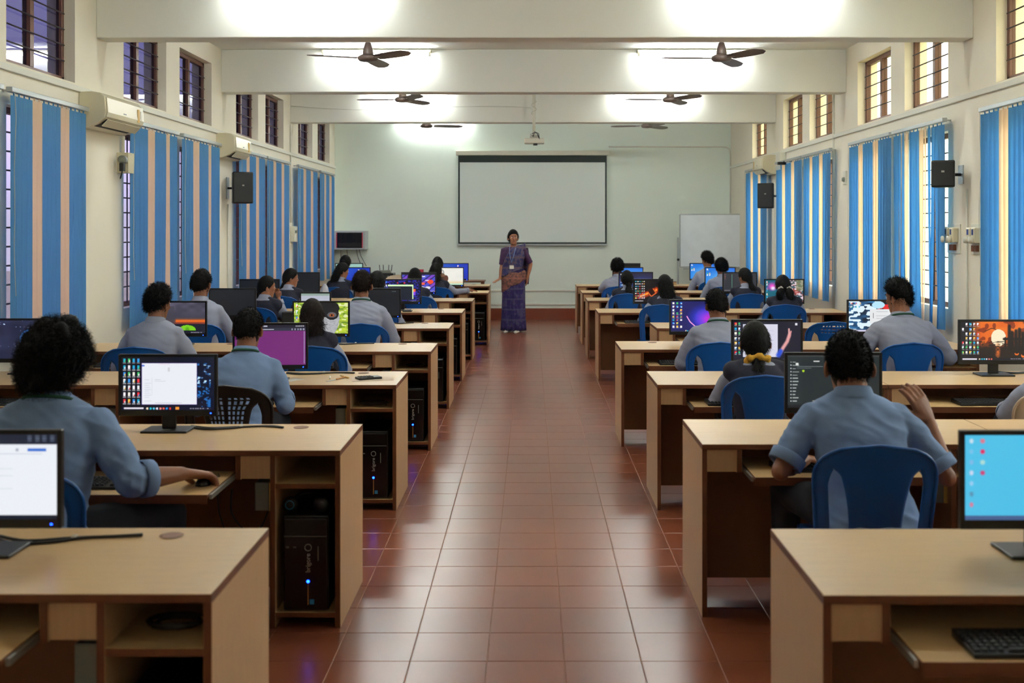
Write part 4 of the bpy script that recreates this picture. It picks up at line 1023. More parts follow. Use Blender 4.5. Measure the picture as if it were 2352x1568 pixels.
# white board / phone-like pad on the fifth left desk
o = MB().box(-.05, .05, -.06, .06, 0, .01).build('phone', [M['blk'], M['whitec']], bevel=.003); o.location = (PX(935, 12.2), 12.25, zt); tag(o, 'pale flat phone on the sixth left desk', 'phone')
# ------------------------------------------------------------------ front table with equipment at the back left
t = thing('dark_table', 'dark brown table in front of the back wall, left of the teacher', 'table', (0, 19.1, 0))
xa, xb = -2.95, PX(1113, 19.2)
MB().box(xa, xb, 0, .55, .725, .75).build('tabletop', M['edge'], t, bevel=.003)
for x in (xa+.02, xb-.06):
    for y in (.02, .50): MB().box(x, x+.04, y, y+.04, 0, .725).build('leg', M['edge'], t)
t = thing('amplifier', 'black amplifier box on the dark table at the back left', 'amplifier', (PX(872, 19.3), 19.2, .751))
MB().box(-.25, .25, 0, .32, .01, .13).build('case', M['blk'], t, bevel=.006)
MB().box(-.22, .22, -.004, 0, .03, .11).build('front', M['blkm'], t)
for k in range(5): MB().lathe([(.003, -.02), (.014, -.02), (.016, 0), (.004, 0)], (-.16+k*.08, -.003, .07), axis='y', n=12).build('knob', M['grey'], t)
t = thing('network_router', 'dark router with four antennas on the amplifier', 'router', (PX(885, 19.3), 19.22, .882))
MB().rings([[(-.12, 0, 0), (.12, 0, 0), (.12, .14, 0), (-.12, .14, 0)], [(-.09, .01, .05), (.09, .01, .05), (.09, .13, .05), (-.09, .13, .05)]]).build('body', M['grey'], t, bevel=.004)
for x in (-.10, -.04, .05, .10): MB().tube([(x, .13, .02), (x*1.1, .14, .14)], .007, 8).build('antenna', M['blk'], t)
t = thing('red_box', 'small red box on the dark table behind the heart-icon monitor', 'box', (PX(968, 19.3), 19.25, .751))
MB().box(-.04, .04, 0, .06, 0, .18).build('carton', M['red'], t, bevel=.003); MB().box(-.04, .04, 0, .06, .181, .195).build('lid', M['red'], t)
chair(cc, PX(912, 18.75), 18.72, 180, 'cream plastic chair in front of the dark table, back to the room')
t = thing('wooden_box', 'small wooden box on the desk left of the whiteboard', 'box', (PX(1546, 17.9), 17.85, .7462))
MB().box(-.05, .05, 0, .12, 0, .045).build('box', M['lam'], t, bevel=.003); MB().box(-.052, .052, -.002, .122, .045, .055).build('lid', M['edge'], t)
# crumpled plastic bag by the left windows
mb = MB(); rs = []
for q in range(9):
    f = q/8; r_ = .13*math.sin(math.pi*(.25+.7*f))+.01; rs.append([((r_+.018*math.sin(a*5+q))*math.cos(a), (r_*.8+.015*math.cos(a*4+q*2))*math.sin(a), .24*f) for a in [2*math.pi*k/22 for k in range(22)]])
mb.rings(rs); o = mb.build('plastic_bag', mat('pale_plastic', rgb(205, 205, 215), .35, bump=.4, bscale=30), smooth=True); o.scale = (.42, .42, .85); o.location = (PX(746, 14.3), 14.28, .7464); tag(o, 'crumpled pale plastic bag on the seventh left desk', 'bag')

t = thing('hanging_cable', 'thin black cables drooping under the keyboard tray of the second left desk', 'cable')
for pts in ([(PX(500, 4.5), 4.5, .60), (PX(503, 4.6), 4.6, .50), (PX(515, 4.7), 4.72, .36), (PX(520, 4.8), 4.8, .2)], [(PX(525, 4.5), 4.55, .60), (PX(530, 4.6), 4.62, .48), (PX(565, 4.65), 4.66, .40), (PX(600, 4.7), 4.69, .405), (PX(615, 4.7), 4.70, .47)]):
    q = [Vector(p) for p in pts]; o_ = []
    for i in range(len(q)-1):
        p0, p1, p2, p3 = q[max(0, i-1)], q[i], q[i+1], q[min(len(q)-1, i+2)]
        for s_ in range(6): u = s_/6; o_.append(.5*((2*p1)+(p2-p0)*u+(2*p0-5*p1+4*p2-p3)*u*u+(3*p1-p0-3*p2+p3)*u**3))
    MB().tube(o_+[q[-1]], .0035, 6).build('wire', M['cable'], t, smooth=True)
# ------------------------------------------------------------------ people
JOBS = []
def remesh(mb, name, m, voxel, it=3, fac=.6, fold=0, seed=0):
    me = mb.mesh(name, m, True); JOBS.append((me, voxel, it, fac, fold, seed)); return me
def run_jobs():
    # the voxel union of every body and garment is made in one evaluation
    obs = []
    for (me, voxel, it, fac, fold, seed) in JOBS:
        o = bpy.data.objects.new('t', me); COL.objects.link(o); obs.append(o)
        r = o.modifiers.new('r', 'REMESH'); r.mode = 'VOXEL'; r.voxel_size = voxel; r.use_smooth_shade = True
        s = o.modifiers.new('s', 'SMOOTH'); s.iterations = it; s.factor = fac
    dg = bpy.context.evaluated_depsgraph_get()
    res = [bpy.data.meshes.new_from_object(o.evaluated_get(dg)) for o in obs]
    for o, (old, voxel, it, fac, fold, seed), me in zip(obs, JOBS, res):
        m = old.materials[0]; me.materials.clear(); me.materials.append(m)
        n = len(me.vertices)
        if fold:
            co = np.zeros(n*3); no = np.zeros(n*3); me.vertices.foreach_get('co', co); me.vertices.foreach_get('normal', no)
            co = co.reshape(-1, 3); no = no.reshape(-1, 3); d = np.zeros(n); nf = noise.noise
            for i, (x, y, z) in enumerate(co.tolist()):
                a = nf((x*7+seed, y*7, z*22+x*9)); b = nf((x*5, y*5+seed*3, z*9-x*12))
                d[i] = fold*(1-2*abs(a))*.8+fold*1.1*b
            me.vertices.foreach_set('co', (co+no*d[:, None]).ravel())
        me.polygons.foreach_set('use_smooth', [True]*len(me.polygons)); me.update()
        bpy.data.objects.remove(o)
        old.user_remap(me)
        nm = old.name; bpy.data.meshes.remove(old); me.name = nm
def ring(c, rx, ry, n=20, yaw=0, ex=2.3, bk=None, tilt=0):
    out = []
    for j in range(n):
        t = 2*math.pi*j/n; ct, st = math.cos(t), math.sin(t)
        x = rx*math.copysign(abs(ct)**(2/ex), ct); y = (ry if st > 0 or bk is None else bk)*math.copysign(abs(st)**(2/ex), st)
        z = y*math.sin(tilt); y = y*math.cos(tilt)
        out.append((c[0]+x*math.cos(yaw)-y*math.sin(yaw), c[1]+x*math.sin(yaw)+y*math.cos(yaw), c[2]+z))
    return out
def add_hand(mb, w, d, n, side, curl=.5, s=1.0, spread=.16):
    d = d.normalized(); n = (n-d*n.dot(d)).normalized(); l = d.cross(n).normalized()*side   # l points to the thumb side
    rs = []
    for f, hw, ht in ((-.3, .024, .020), (0, .025, .019), (.3, .034, .017), (.7, .040, .015), (1, .038, .012)):
        c = w+d*(.088*s*f); rs.append([c+l*(hw*s*math.cos(t))+n*(ht*s*math.sin(t)) for t in [2*math.pi*j/12 for j in range(12)]])
    mb.rings(rs if side < 0 else [r[::-1] for r in rs])
    for k, (lat, ln) in enumerate(((.030, .068), (.010, .078), (-.010, .072), (-.030, .056))):
        p = w+d*(.075*s)+l*(lat*s); dirn = (d+l*(lat*spread*8)).normalized(); pts = [p-d*.02*s]; a = 0
        pts.append(p+d*.008*s)
        for q, fr in enumerate((.45, .32, .25)):
            a += curl*(.55 if q == 0 else .65); v = dirn*math.cos(a)+n*math.sin(a); p = (pts[-1])+v*ln*fr*s; pts.append(p)
        mb.tube(pts, [.010*s, .0098*s, .0092*s, .0085*s, .007*s], 8)
    p = w+d*.018*s+l*.020*s
    v = (d*.62+l*.70+n*.25).normalized(); v2 = (d*.88+l*.30+n*.35).normalized()
    mb.tube([p-v*.01, p+v*.032*s, p+v*.032*s+v2*.032*s, p+v*.032*s+v2*.056*s], [.013*s, .0125*s, .0105*s, .008*s], 8)
def ik(S, Wt, a, b, pole):
    v = Wt-S; L = min(v.length, (a+b)*.995); d = v.normalized(); Wn = S+d*L
    x = (a*a-b*b+L*L)/(2*L); h = math.sqrt(max(0, a*a-x*x)); pp = (pole-d*pole.dot(d)).normalized()
    return S+d*x+pp*h, Wn
HEAD = [(-.117, .022, .070, -.02), (-.105, .040, .080, .0), (-.085, .050, .084, .035), (-.055, .058, .086, .062), (-.02, .067, .087, .080), (.01, .072, .089, .090), (.04, .074, .089, .094), (.07, .069, .080, .088), (.095, .054, .060, .066), (.110, .034, .036, .042), (.117, .010, .010, .012)]
def add_head(mb, Mh, k=1.0):
    h = MB(); rs = []
    for z, w, f, b in HEAD:
        yc = (f-b)/2; rs.append([(p[0], p[1], p[2]) for p in ring((0, yc, z), w, (f+b)/2, 22, ex=2.2)])
    h.rings(rs)
    h.tube([(0, .080, .022), (0, .097, -.008), (0, .104, -.022), (0, .088, -.034)], [.008, .010, .014, .010], 8)
    h.ell((0, .080, -.062), (.022, .014, .012), 10, 6); h.ell((0, .07, -.10), (.022, .018, .016), 10, 6)
    for s in (-1, 1):
        h.ell((s*.087, -.012, -.014), (.0085, .021, .035), 10, 8, rot=Matrix.Rotation(s*.6, 3, 'Z') @ Matrix.Rotation(-.15, 3, 'X')); h.ell((s*.073, .002, -.026), (.008, .012, .014), 8, 6)
        h.ell((s*.030, .078, .030), (.020, .012, .008), 8, 6); h.ell((s*.040, .066, -.02), (.022, .018, .018), 8, 6)
    h.xform(Mh @ Matrix.Scale(k, 4)); mb.v_off = len(mb.v)
    o = len(mb.v); mb.v += h.v; mb.f += [tuple(o+i for i in f) for f in h.f]; mb.m += h.m
def face_parts(t, Mh, k):
    Mk = Mh @ Matrix.Scale(k, 4)
    for s in (-1, 1):
        e = MB().ell((s*.031, .079, .010), (.0145, .009, .0085), 12, 8).xform(Mk).build('eye', M['eye'], t, smooth=True)
        MB().ell((s*.031, .0865, .010), (.0062, .003, .0062), 10, 6).xform(Mk).build('iris', M['iris'], e, smooth=True)
        MB().tube([(s*.014, .092, .030), (s*.030, .0935, .035), (s*.048, .083, .030)], [.0025, .0035, .002], 6).xform(Mk).build('eyebrow', M['hair'], t, smooth=True)
    MB().tube([(-.022, .088, -.060), (-.01, .0945, -.057), (0, .0955, -.058), (.01, .0945, -.057), (.022, .088, -.060)], [.002, .0045, .005, .0045, .002], 6).xform(Mk).build('mouth', M['lip'], t, smooth=True)
AZ = [0, .5, 1.0, 1.35, 1.55, 1.9, 2.5, 3.2]
EL = [.72, .66, .50, .28, -.06, -.36, -.66, -.74]
ELG = [.66, .58, .30, -.05, -.35, -.70, -.98, -1.05]
def hair_field(d, st):
    x, y, z = d[:, 0], d[:, 1], d[:, 2]
    az = np.abs(np.arctan2(x, y)); el = np.arcsin(np.clip(z, -1, 1)); e = np.interp(az, AZ, ELG if st.get('g') else EL)+st.get('line', 0)
    m = np.clip((el-e)/.10+.5, 0, 1); m = m*m*(3-2*m)
    R0 = 1/np.sqrt((x/.0745)**2+(y/.0925)**2+(z/.118)**2)
    top = np.clip(z, 0, 1); th = st['side']+(st['top']-st['side'])*top**1.2
    th = th*np.clip((el-e)/.5+.25, .2, 1) if not st.get('full') else th
    return m, R0, th, el-e
def vnoise(p, f, seed):
    return np.array([noise.noise(Vector((a*f+seed, b*f, c*f))) for a, b, c in p])
def strands(mb, roots, dirs, L, wdt, seed, curl=0, drop=.5, segs=4, cfreq=2.0):
    r = np.random.RandomState(seed); N = len(roots)
    g = dirs+r.normal(0, .35, dirs.shape); g /= np.linalg.norm(g, axis=1)[:, None]
    up = np.cross(g, r.normal(0, 1, g.shape)); up /= np.linalg.norm(up, axis=1)[:, None]; sd = np.cross(g, up)
    ln = L*(.6+.8*r.rand(N))[:, None]; ph = r.rand(N)[:, None]*6.28; V = []
    for k in range(segs+1):
        f = k/segs; p = roots+g*ln*f+np.array([0, 0, -1])*ln*drop*f*f
        if curl: a = ph+f*cfreq*6.28; p = p+(up*np.cos(a)+sd*np.sin(a)-(up*np.cos(ph)+sd*np.sin(ph)))*curl
        w = wdt*(1-.6*f); V.append(p-up*w); V.append(p+up*w)
    V = np.stack(V, 1).reshape(-1, 3); n = 2*(segs+1); o = len(mb.v); mb.v += [tuple(v) for v in V.tolist()]
    for i in range(N):
        b = o+i*n
        for k in range(segs): mb.f.append((b+2*k, b+2*k+1, b+2*k+3, b+2*k+2)); mb.m.append(0)
STY = {
 'short': dict(top=.022, side=.006, amp=.004, fr=45, n=2600, L=.016, curl=0, drop=.3),
 'crop': dict(top=.018, side=.005, amp=.003, fr=60, n=5000, L=.012, curl=0, drop=.2),
 'curly': dict(top=.040, side=.012, amp=.010, fr=36, n=3000, L=.022, curl=.005, drop=.2),
 'quiff': dict(top=.036, side=.008, amp=.006, fr=30, n=3000, L=.022, curl=0, drop=.0, front=.02),
 'afro': dict(top=.072, side=.046, amp=.024, fr=32, n=12000, L=.034, curl=.009, drop=.1, full=1, line=-.38),
 'girl': dict(top=.020, side=.017, amp=.0015, fr=50, n=900, L=.014, curl=0, drop=.9, g=1),
}
def add_hair(t, Mh, k, style, seed, dens=1.0, extra=None, mname='hair'):
    st = STY[style]; mb = MB(); n1, n2 = 56, 36; d = []
    for i in range(n2+1):
        ph = -math.pi/2+math.pi*i/n2
        for j in range(n1): a = 2*math.pi*j/n1; d.append((math.cos(ph)*math.cos(a), math.cos(ph)*math.sin(a), math.sin(ph)))
    d = np.array(d); m, R0, th, ex = hair_field(d, st)
    nz = vnoise(d*.1, st['fr'], seed)
    if st.get('front'): th = th+st['front']*np.clip(d[:, 1], 0, 1)*np.clip(d[:, 2], 0, 1)
    Rr = R0*.93*(1-m)+m*(R0+th+nz*st['amp']*2)
    p = d*Rr[:, None]+np.array([0, -.002, 0])
    mb.v = [tuple(v) for v in p.tolist()]
    for i in range(n2):
        for j in range(n1): j2 = (j+1) % n1; mb.f.append((i*n1+j, i*n1+j2, (i+1)*n1+j2, (i+1)*n1+j)); mb.m.append(0)
    r = np.random.RandomState(seed); N = int(st['n']*dens)
    if N:
        q = r.normal(0, 1, (N*3, 3)); q /= np.linalg.norm(q, axis=1)[:, None]; m, R0, th, ex = hair_field(q, st)
        q, R0, th = q[m > .6][:N], R0[m > .6][:N], th[m > .6][:N]
        if st.get('front'): th = th+st['front']*np.clip(q[:, 1], 0, 1)*np.clip(q[:, 2], 0, 1)
        strands(mb, q*(R0+th*.9)[:, None], q, st['L'], .0011, seed, st['curl'], st['drop'], 4)
    if extra: extra(mb, r)
    mb.xform(Mh @ Matrix.Scale(k, 4))
    return mb.build('hair', M[mname], t, smooth=True)
def lock(mb, pts, rads, r, n=16, amp=.006, ns=700, L=.03, curl=.004):
    rs = []; pts = [Vector(p) for p in pts]; P2, R2 = [], []
    for i in range(len(pts)-1):
        for q in range(4): f = q/4; P2.append(pts[i].lerp(pts[i+1], f)); R2.append([rads[i][0]*(1-f)+rads[i+1][0]*f, rads[i][1]*(1-f)+rads[i+1][1]*f])
    P2.append(pts[-1]); R2.append(rads[-1])
    for i, (p, rr) in enumerate(zip(P2, R2)):
        rs.append([(p.x+(rr[0]+amp*math.sin(j*2.1+i*.7)+amp*.6*noise.noise(Vector((j*.9, i*.5, 3))))*math.cos(2*math.pi*j/n), p.y+(rr[1]+amp*math.sin(j*1.7+i*.5)*.6)*math.sin(2*math.pi*j/n), p.z) for j in range(n)])
    mb.rings(rs[::-1])
    k = len(P2); ii = r.randint(0, k, ns); aa = r.rand(ns)*6.28
    ro = np.array([[P2[i].x+R2[i][0]*math.cos(a), P2[i].y+R2[i][1]*math.sin(a), P2[i].z] for i, a in zip(ii, aa)])
    di = np.array([[math.cos(a)*.35, math.sin(a)*.35, -.9] for a in aa]); strands(mb, ro, di, L, .0012, 5, curl, .3, 4)
def ex_long(mb, r): lock(mb, [(0, -.055, .03), (0, -.075, -.06), (0, -.085, -.14), (0, -.09, -.22), (.0, -.085, -.30)], [(.070, .045), (.082, .05), (.088, .048), (.08, .042), (.045, .025)], r, amp=.006, ns=1800, L=.05, curl=.005)
def ex_pony(mb, r): lock(mb, [(0, -.09, .02), (0, -.135, -.02), (0, -.145, -.10), (0, -.14, -.20), (0, -.13, -.28)], [(.03, .025), (.045, .035), (.052, .04), (.045, .035), (.015, .012)], r, amp=.006, ns=900, L=.04)
def ex_low(mb, r): lock(mb, [(0, -.07, -.06), (0, -.095, -.12), (0, -.12, -.18), (0, -.12, -.26), (0, -.11, -.33)], [(.04, .03), (.032, .03), (.055, .04), (.06, .04), (.03, .02)], r, amp=.006, ns=1100, L=.04)
def ex_two(mb, r):
    for s in (-1, 1): lock(mb, [(s*.04, -.08, -.03), (s*.055, -.11, -.09), (s*.06, -.115, -.17), (s*.06, -.10, -.26)], [(.025, .025), (.045, .04), (.045, .038), (.015, .012)], r, amp=.007, ns=700, L=.035)
def ex_bun(mb, r):
    mb.ell((0, -.115, .0), (.042, .034, .040), 16, 10)
EX = {'long': ex_long, 'pony': ex_pony, 'low': ex_low, 'two': ex_two, 'bun': ex_bun, None: None}

def seated(label, px, py, Y, style='short', extra=None, outfit='boy', rz=0, lean=.12, lx=0, hyaw=0, hpitch=-12, hroll=0, arms=None, knees=None, vox=.011, shirt='shirt_far', skin='skin', fold=.004, dens=1.0, scr=None, hb=1.0, look=None, hairm='hair', wide=1.0, hid=0, lan=False):
    zh = Y+lean*1.2+.03; X = PX(px, zh)-lx*1.25*math.cos(math.radians(rz))+math.sin(math.radians(rz))*(zh-Y); H = PZ(py, zh)
    t = thing('person', label, 'person', (X, Y, 0), math.radians(rz))
    k = (H-.44-hid)/.84; girl = outfit == 'girl'; ws = (.90 if girl else 1.0)*wide
    sp = lambda f, z: Vector((lx*f, lean*f, .44+z*k))
    Pz = [(sp(-.1, .02), .165, .125), (sp(0, .09), .172, .135), (sp(.25, .20), .145, .112), (sp(.5, .33), .155, .118), (sp(.75, .45), .172, .115), (sp(.9, .52), .166, .098), (sp(1, .565), .125, .078), (sp(1.05, .60), .066, .060)]
    neck0, neck1 = sp(1.02, .57), sp(1.15, .69)
    hc = Vector((lx*1.25, lean*1.2+.028, H-hid-.118*k*hb))
    Mh = Matrix.Translation(hc) @ Euler((math.radians(hpitch), math.radians(hroll), math.radians(hyaw)), 'ZXY').to_matrix().to_4x4()
    Mh = Matrix.Translation(hc) @ Matrix.Rotation(math.radians(hyaw), 4, 'Z') @ Matrix.Rotation(math.radians(hroll), 4, 'Y') @ Matrix.Rotation(math.radians(hpitch), 4, 'X')
    S = {s: sp(.93, .505)+Vector((s*.156*ws, 0, 0)) for s in (-1, 1)}
    arms = arms or {}
    A = {}
    for s in (-1, 1):
        a = arms.get(s, {})
        wt = Vector(a.get('w', (s*.14, .36, .675))); 
        if 'e' in a: el = Vector(a['e'])
        else: el, wt = ik(S[s], wt, .285*k, .255*k, Vector(a.get('pole', (s*.5, -.25, -.6))))
        A[s] = (S[s], el, wt, Vector(a.get('hd', (-s*.15, 1, -.12))), Vector(a.get('hn', (0, 0, -1))), a.get('curl', .45), a.get('hs', .95*k), a.get('sl', 0))
    kn = knees or {-1: (-.13, .44, .55), 1: (.13, .44, .55)}
    sc = lambda r: [v*ws for v in r]
    # body
    b = MB()
    b.rings([ring(p, rx*.88*ws, ry*.86, ex=2.4) for p, rx, ry in Pz])
    b.tube([neck0-Vector((0, .0, .03)), neck0.lerp(neck1, .5), neck1+Vector((0, 0, .03))], [.062*ws, .054*ws, .052*ws], 14)
    add_head(b, Mh, (k*.5+.5)*hb)
    for s in (-1, 1):
        S0, el, wt, hd, hn, cu, hs_, sl = A[s]
        b.tube([S0, S0.lerp(el, .4), el, el.lerp(wt, .35), wt], [.044*ws, .042*ws, .034*ws, .035*ws, .022*ws], 10)
        b.ell(el, (.034*ws,)*3, 8, 6)
        add_hand(b, wt, hd, hn, s, cu, hs_)
        hj = Vector((s*.09, 0, .53)); K = Vector(kn[s]); an = Vector((K.x, K.y-.03, .08))
        b.tube([hj, K], [.07, .048], 10); b.tube([K, K.lerp(an, .4), an], [.046, .048, .03], 10); b.tube([an+Vector((0, -.04, -.03)), an+Vector((0, .06, -.04)), an+Vector((0, .15, -.055))], [.03, .03, .018], 8)
    me = remesh(b, 'body', M[skin], (.0052 if vox < .0088 else min(vox, .009)) if arms else vox, 2, .4); linkmesh('body', me, t)
    # shirt
    long_ = girl
    sh = MB(); sh.rings([ring(p, rx*ws+.004, ry+.006, ex=2.5) for p, rx, ry in Pz[:-1]]+[ring(Pz[-1][0], .066*ws, .062, ex=2.2)])
    for s in (-1, 1):
        S0, el, wt, *_, sl = A[s]; end = el.lerp(wt, .86 if long_ else .34) if not sl else el.lerp(S0, sl)
        sh.ell(S0+Vector((-s*.012, 0, -.006)), (.062*ws, .062, .056), 12, 8)
        r_ = [.058*ws, .057*ws, .054*ws, .050*ws, .048*ws if not long_ else .034]
        if sl: sh.tube([S0+Vector((-s*.02, 0, .0)), S0.lerp(el, .35), S0.lerp(el, .7), end], r_[:3]+[.056*ws], 12)
        else: sh.tube([S0+Vector((-s*.02, 0, .0)), S0.lerp(el, .35), S0.lerp(el, .75), el, end], r_, 12); sh.ell(el, (.055*ws,)*3, 10, 7)
    linkmesh('shirt', remesh(sh, 'shirt', M[shirt], vox, 4, .6, fold, len(label)), t)
    for s in (-1, 1):
        S0, el, wt, *_, sl = A[s]; dv = (wt-el).normalized(); end = el.lerp(wt, .86 if long_ else .34); rr = .034 if long_ else .051*ws
        if sl: dv = (el-S0).normalized(); end = el.lerp(S0, sl); rr = .059*ws
        rr2 = rr+.004
        u = dv.orthogonal().normalized(); w_ = dv.cross(u); rs = []
        for (off, q) in ((-.038, rr2-.001), (-.034, rr2+.004), (.008, rr2+.002), (.012, rr2-.004), (.004, rr2-.012)):
            rs.append([end+dv*off+(u*math.cos(a)+w_*math.sin(a))*q for a in [2*math.pi*j/16 for j in range(16)]])
        MB().rings(rs, cap=False).build('cuff', M[shirt], t, smooth=True)
    # collar
    c0 = sp(1.02, .585); rs = []
    for (dz, rx, ry) in ((-.012, .078, .072), (.028, .066, .064), (.034, .062, .060), (.026, .059, .057), (-.012, .066, .062)):
        rs.append(ring((c0.x, c0.y+dz*.3, c0.z+dz), rx*ws, ry, 22, tilt=-.25))
    MB().rings(rs, cap=False).build('collar', M[shirt], t, smooth=True)
    if lan:
        rs = [ring((c0.x, c0.y, c0.z+dz), rx*ws, ry, 22, tilt=-.35) for dz, rx, ry in ((-.002, .080, .075), (.012, .076, .071), (.012, .073, .068), (-.002, .076, .071))]
        MB().rings(rs, cap=False, loop=True).build('lanyard', M['green'], t, smooth=True)
    if girl:
        v = MB(); v.rings([ring(p+Vector((0, 0, 0)), rx*ws+.014 if i < 5 else rx*ws*.90+.012, ry+.017, ex=2.6) for i, (p, rx, ry) in enumerate(Pz[:-1])])
        for s in (-1, 1): v.tube([sp(1, .56), A[s][0]+Vector((s*.02, 0, .0))], [.055, .066*ws], 12); v.ell(A[s][0], (.068*ws, .072, .066), 12, 8)
        linkmesh('vest', remesh(v, 'vest', M['vest'], vox, 3, .6, fold*.6, 3), t)
    # trousers
    tr = MB(); tr.rings([ring(sp(-.1, .0), .165*ws, .13, ex=2.5), ring(sp(0, .06), .176*ws, .14, ex=2.5), ring(sp(0, .10), .165*ws, .128, ex=2.5)])
    for s in (-1, 1):
        hj = Vector((s*.09, 0, .53)); K = Vector(kn[s]); an = Vector((K.x, K.y-.03, .10))
        tr.tube([hj, hj.lerp(K, .5), K], [.092, .082, .066], 12); tr.ell(K, (.066,)*3, 10, 7); tr.tube([K, K.lerp(an, .5), an], [.064, .060, .052], 12)
        sb = MB(); a2 = Vector((K.x, K.y-.03, 0)); rs = []
        for (y, w, h_) in ((-.075, .028, .06), (-.05, .036, .085), (0, .038, .09), (.07, .042, .06), (.13, .040, .045), (.165, .022, .03)):
            rs.append([a2+Vector((w*math.cos(q), y, max(0, h_*.5+h_*.5*math.sin(q)))) for q in [2*math.pi*j/12 for j in range(12)]])
        sb.rings([r[::-1] for r in rs]); sb.build('shoe', M['shoe'], t, smooth=True)
    linkmesh('trousers', remesh(tr, 'trousers', M['trou'], max(vox, .012), 3, .6, .003, 5), t)
    add_hair(t, Mh, (k*.5+.5)*hb, style, len(label)*7, dens, EX[extra], hairm)
    kk = (k*.5+.5)*hb
    face_parts(t, Mh, kk)
    if scr == 'yellow' or scr == 'white' or scr == 'two':
        mk = 'yellowc' if scr == 'yellow' else 'whitec'
        for cx in ((0,) if scr != 'two' else (-.05, .05)):
            pts = []; rr = []
            big = 1.0 if scr != 'two' else .5
            for j in range(25): a = 2*math.pi*j/24; pts.append((cx+.050*big*math.cos(a)*(1.25 if scr == 'yellow' else 1), -.09-.018*math.sin(a), (-.112 if scr == 'yellow' else -.05)+.016*math.sin(a)+.006*math.sin(5*a))); rr.append((.020+.007*math.sin(a*6))*big)
            MB().tube(pts, rr, 10).xform(Mh @ Matrix.Scale(kk, 4)).build('scrunchie', M[mk], t, smooth=True)
    if look == 'glasses':
        g = MB(); 
        for s in (-1, 1):
            g.tube([(s*.032+.021*math.cos(a), .098, .010+.016*math.sin(a)) for a in [2*math.pi*j/14 for j in range(15)]], .0016, 5); g.tube([(s*.053, .098, .015), (s*.078, .02, .012)], .0016, 5)
        g.tube([(-.011, .098, .012), (.011, .098, .012)], .0016, 5)
        g.xform(Mh @ Matrix.Scale(kk, 4)).build('glasses', M['blk'], t, smooth=True)
    return t, A

# left block
t, A = seated('curly haired student in a blue shirt reaching for a mouse, nearest on the left', 125, 740, 4.12, 'afro', lean=.22, lx=-.03, hyaw=-10, hpitch=-14, hid=.06, rz=0, shirt='shirt', lan=True, vox=.0085, fold=.007, wide=1.27,
    arms={1: dict(hs=1.2, e=(.345, .09, .715), w=(.495, .25, .705), hd=(.60, .75, -.22), hn=(.1, -.1, -1), curl=.95), -1: dict(w=(-.10, .40, .68))}, knees={-1: (-.20, .42, .56), 1: (.41, .34, .53)})
chair(cb, -1.78, 3.98, 4, 'blue plastic chair under the curly haired student, half hidden by a monitor')
t, A = seated('student with short black hair in the black perforated chair, left block', 571, 715, 6.05, 'crop', lean=.17, hyaw=-6, hpitch=-14, shirt='shirt', lan=True, vox=.009, fold=.005, arms={1: dict(e=(.235, .12, .69), w=(.17, .36, .76), hd=(-.2, .8, .2), curl=.7)}, dens=.8)
chair(ck, PX(572, 6.0)-.04, 5.98, -2, 'black plastic chair with square perforations, left block')
seated('girl with long dark wavy hair before the ape picture', 717, 693, 7.78, 'girl', 'long', 'girl', hyaw=8, shirt='shirt_far', vox=.012, hairm='hairb')
chair(cb, PX(735, 7.9), 7.88, 0, 'blue plastic chair under the girl with long wavy hair')
seated('boy with curly hair watching the green tent picture', 363, 657, 7.78, 'curly', hid=.015, lean=.14, hyaw=-22, hpitch=-8, shirt='shirt_far', vox=.011, fold=.005, wide=1.02)
chair(cb, PX(328, 7.8), 7.82, 6, 'blue plastic chair under the curly haired boy watching the tent picture')
seated('boy with short hair left of the first black screen, by the blinds', 462, 622, 9.6, 'short', lean=.05, hyaw=-8, shirt='shirt_far', vox=.012, lx=-.02)
chair(cb, PX(478, 9.7), 9.72, -6, 'blue plastic chair under the boy left of the first black screen')
seated('broad boy with short brown-black hair and green lanyard, left block centre', 832, 625, 9.58, 'short', lean=.08, hyaw=0, hpitch=-8, shirt='shirt_far', lan=True, vox=.010, fold=.005, wide=1.10, hairm='hairb')
chair(cb, PX(845, 9.8), 9.66, 0, 'blue plastic chair under the broad boy with a green lanyard')
seated('girl in navy vest resting her chin on her hand, looking right', 613, 638, 11.5, 'girl', 'low', 'girl', rz=-14, hyaw=-48, hpitch=-4, lean=.10, vox=.011, arms={1: dict(e=(.16, .26, .72), w=(.10, .22, .93), hd=(-.2, .1, 1), hn=(0, -1, 0), curl=.9)}, skin='skin2')
chair(cb, PX(606, 11.6), 11.6, -10, 'blue plastic chair under the girl resting her chin')
seated('student with dark loose hair half hidden behind the broad boy', 866, 626, 11.5, 'girl', 'long', 'girl', vox=.013)
chair(cb, PX(868, 11.5), 11.52, 0, 'blue plastic chair hidden behind the corner-icon monitor')
seated('girl with glasses looking right, between two black screens', 668, 620, 13.35, 'girl', 'low', 'girl', rz=-14, hyaw=-50, hpitch=-4, vox=.012, look='glasses', skin='skin2')
chair(cb, PX(662, 13.4), 13.42, -10, 'blue plastic chair under the girl with glasses')
seated('girl with tied hair in front of the heart-icon monitor', 953, 619, 13.4, 'girl', 'low', 'girl', vox=.012)
chair(cb, PX(962, 13.45), 13.48, 0, 'blue plastic chair behind the green-banded monitor')
seated('girl with long loose curls beside the plain blue screen, left', 786, 606, 15.15, 'girl', 'long', 'girl', rz=-12, hyaw=-42, vox=.012, skin='skin2')
chair(cb, PX(778, 15.4), 15.4, 0, 'blue plastic chair under the girl with long loose curls')
seated('girl reaching her right arm over the desk near the warrior picture', 1001, 607, 15.2, 'girl', 'long', 'girl', hyaw=-8, vox=.011, arms={1: dict(e=(.26, .20, .78), w=(.46, .40, .79), hd=(.9, .5, -.05), curl=.3)}, skin='skin2')
chair(cb, PX(1005, 15.4), 15.4, 0, 'blue plastic chair under the girl reaching over the desk')
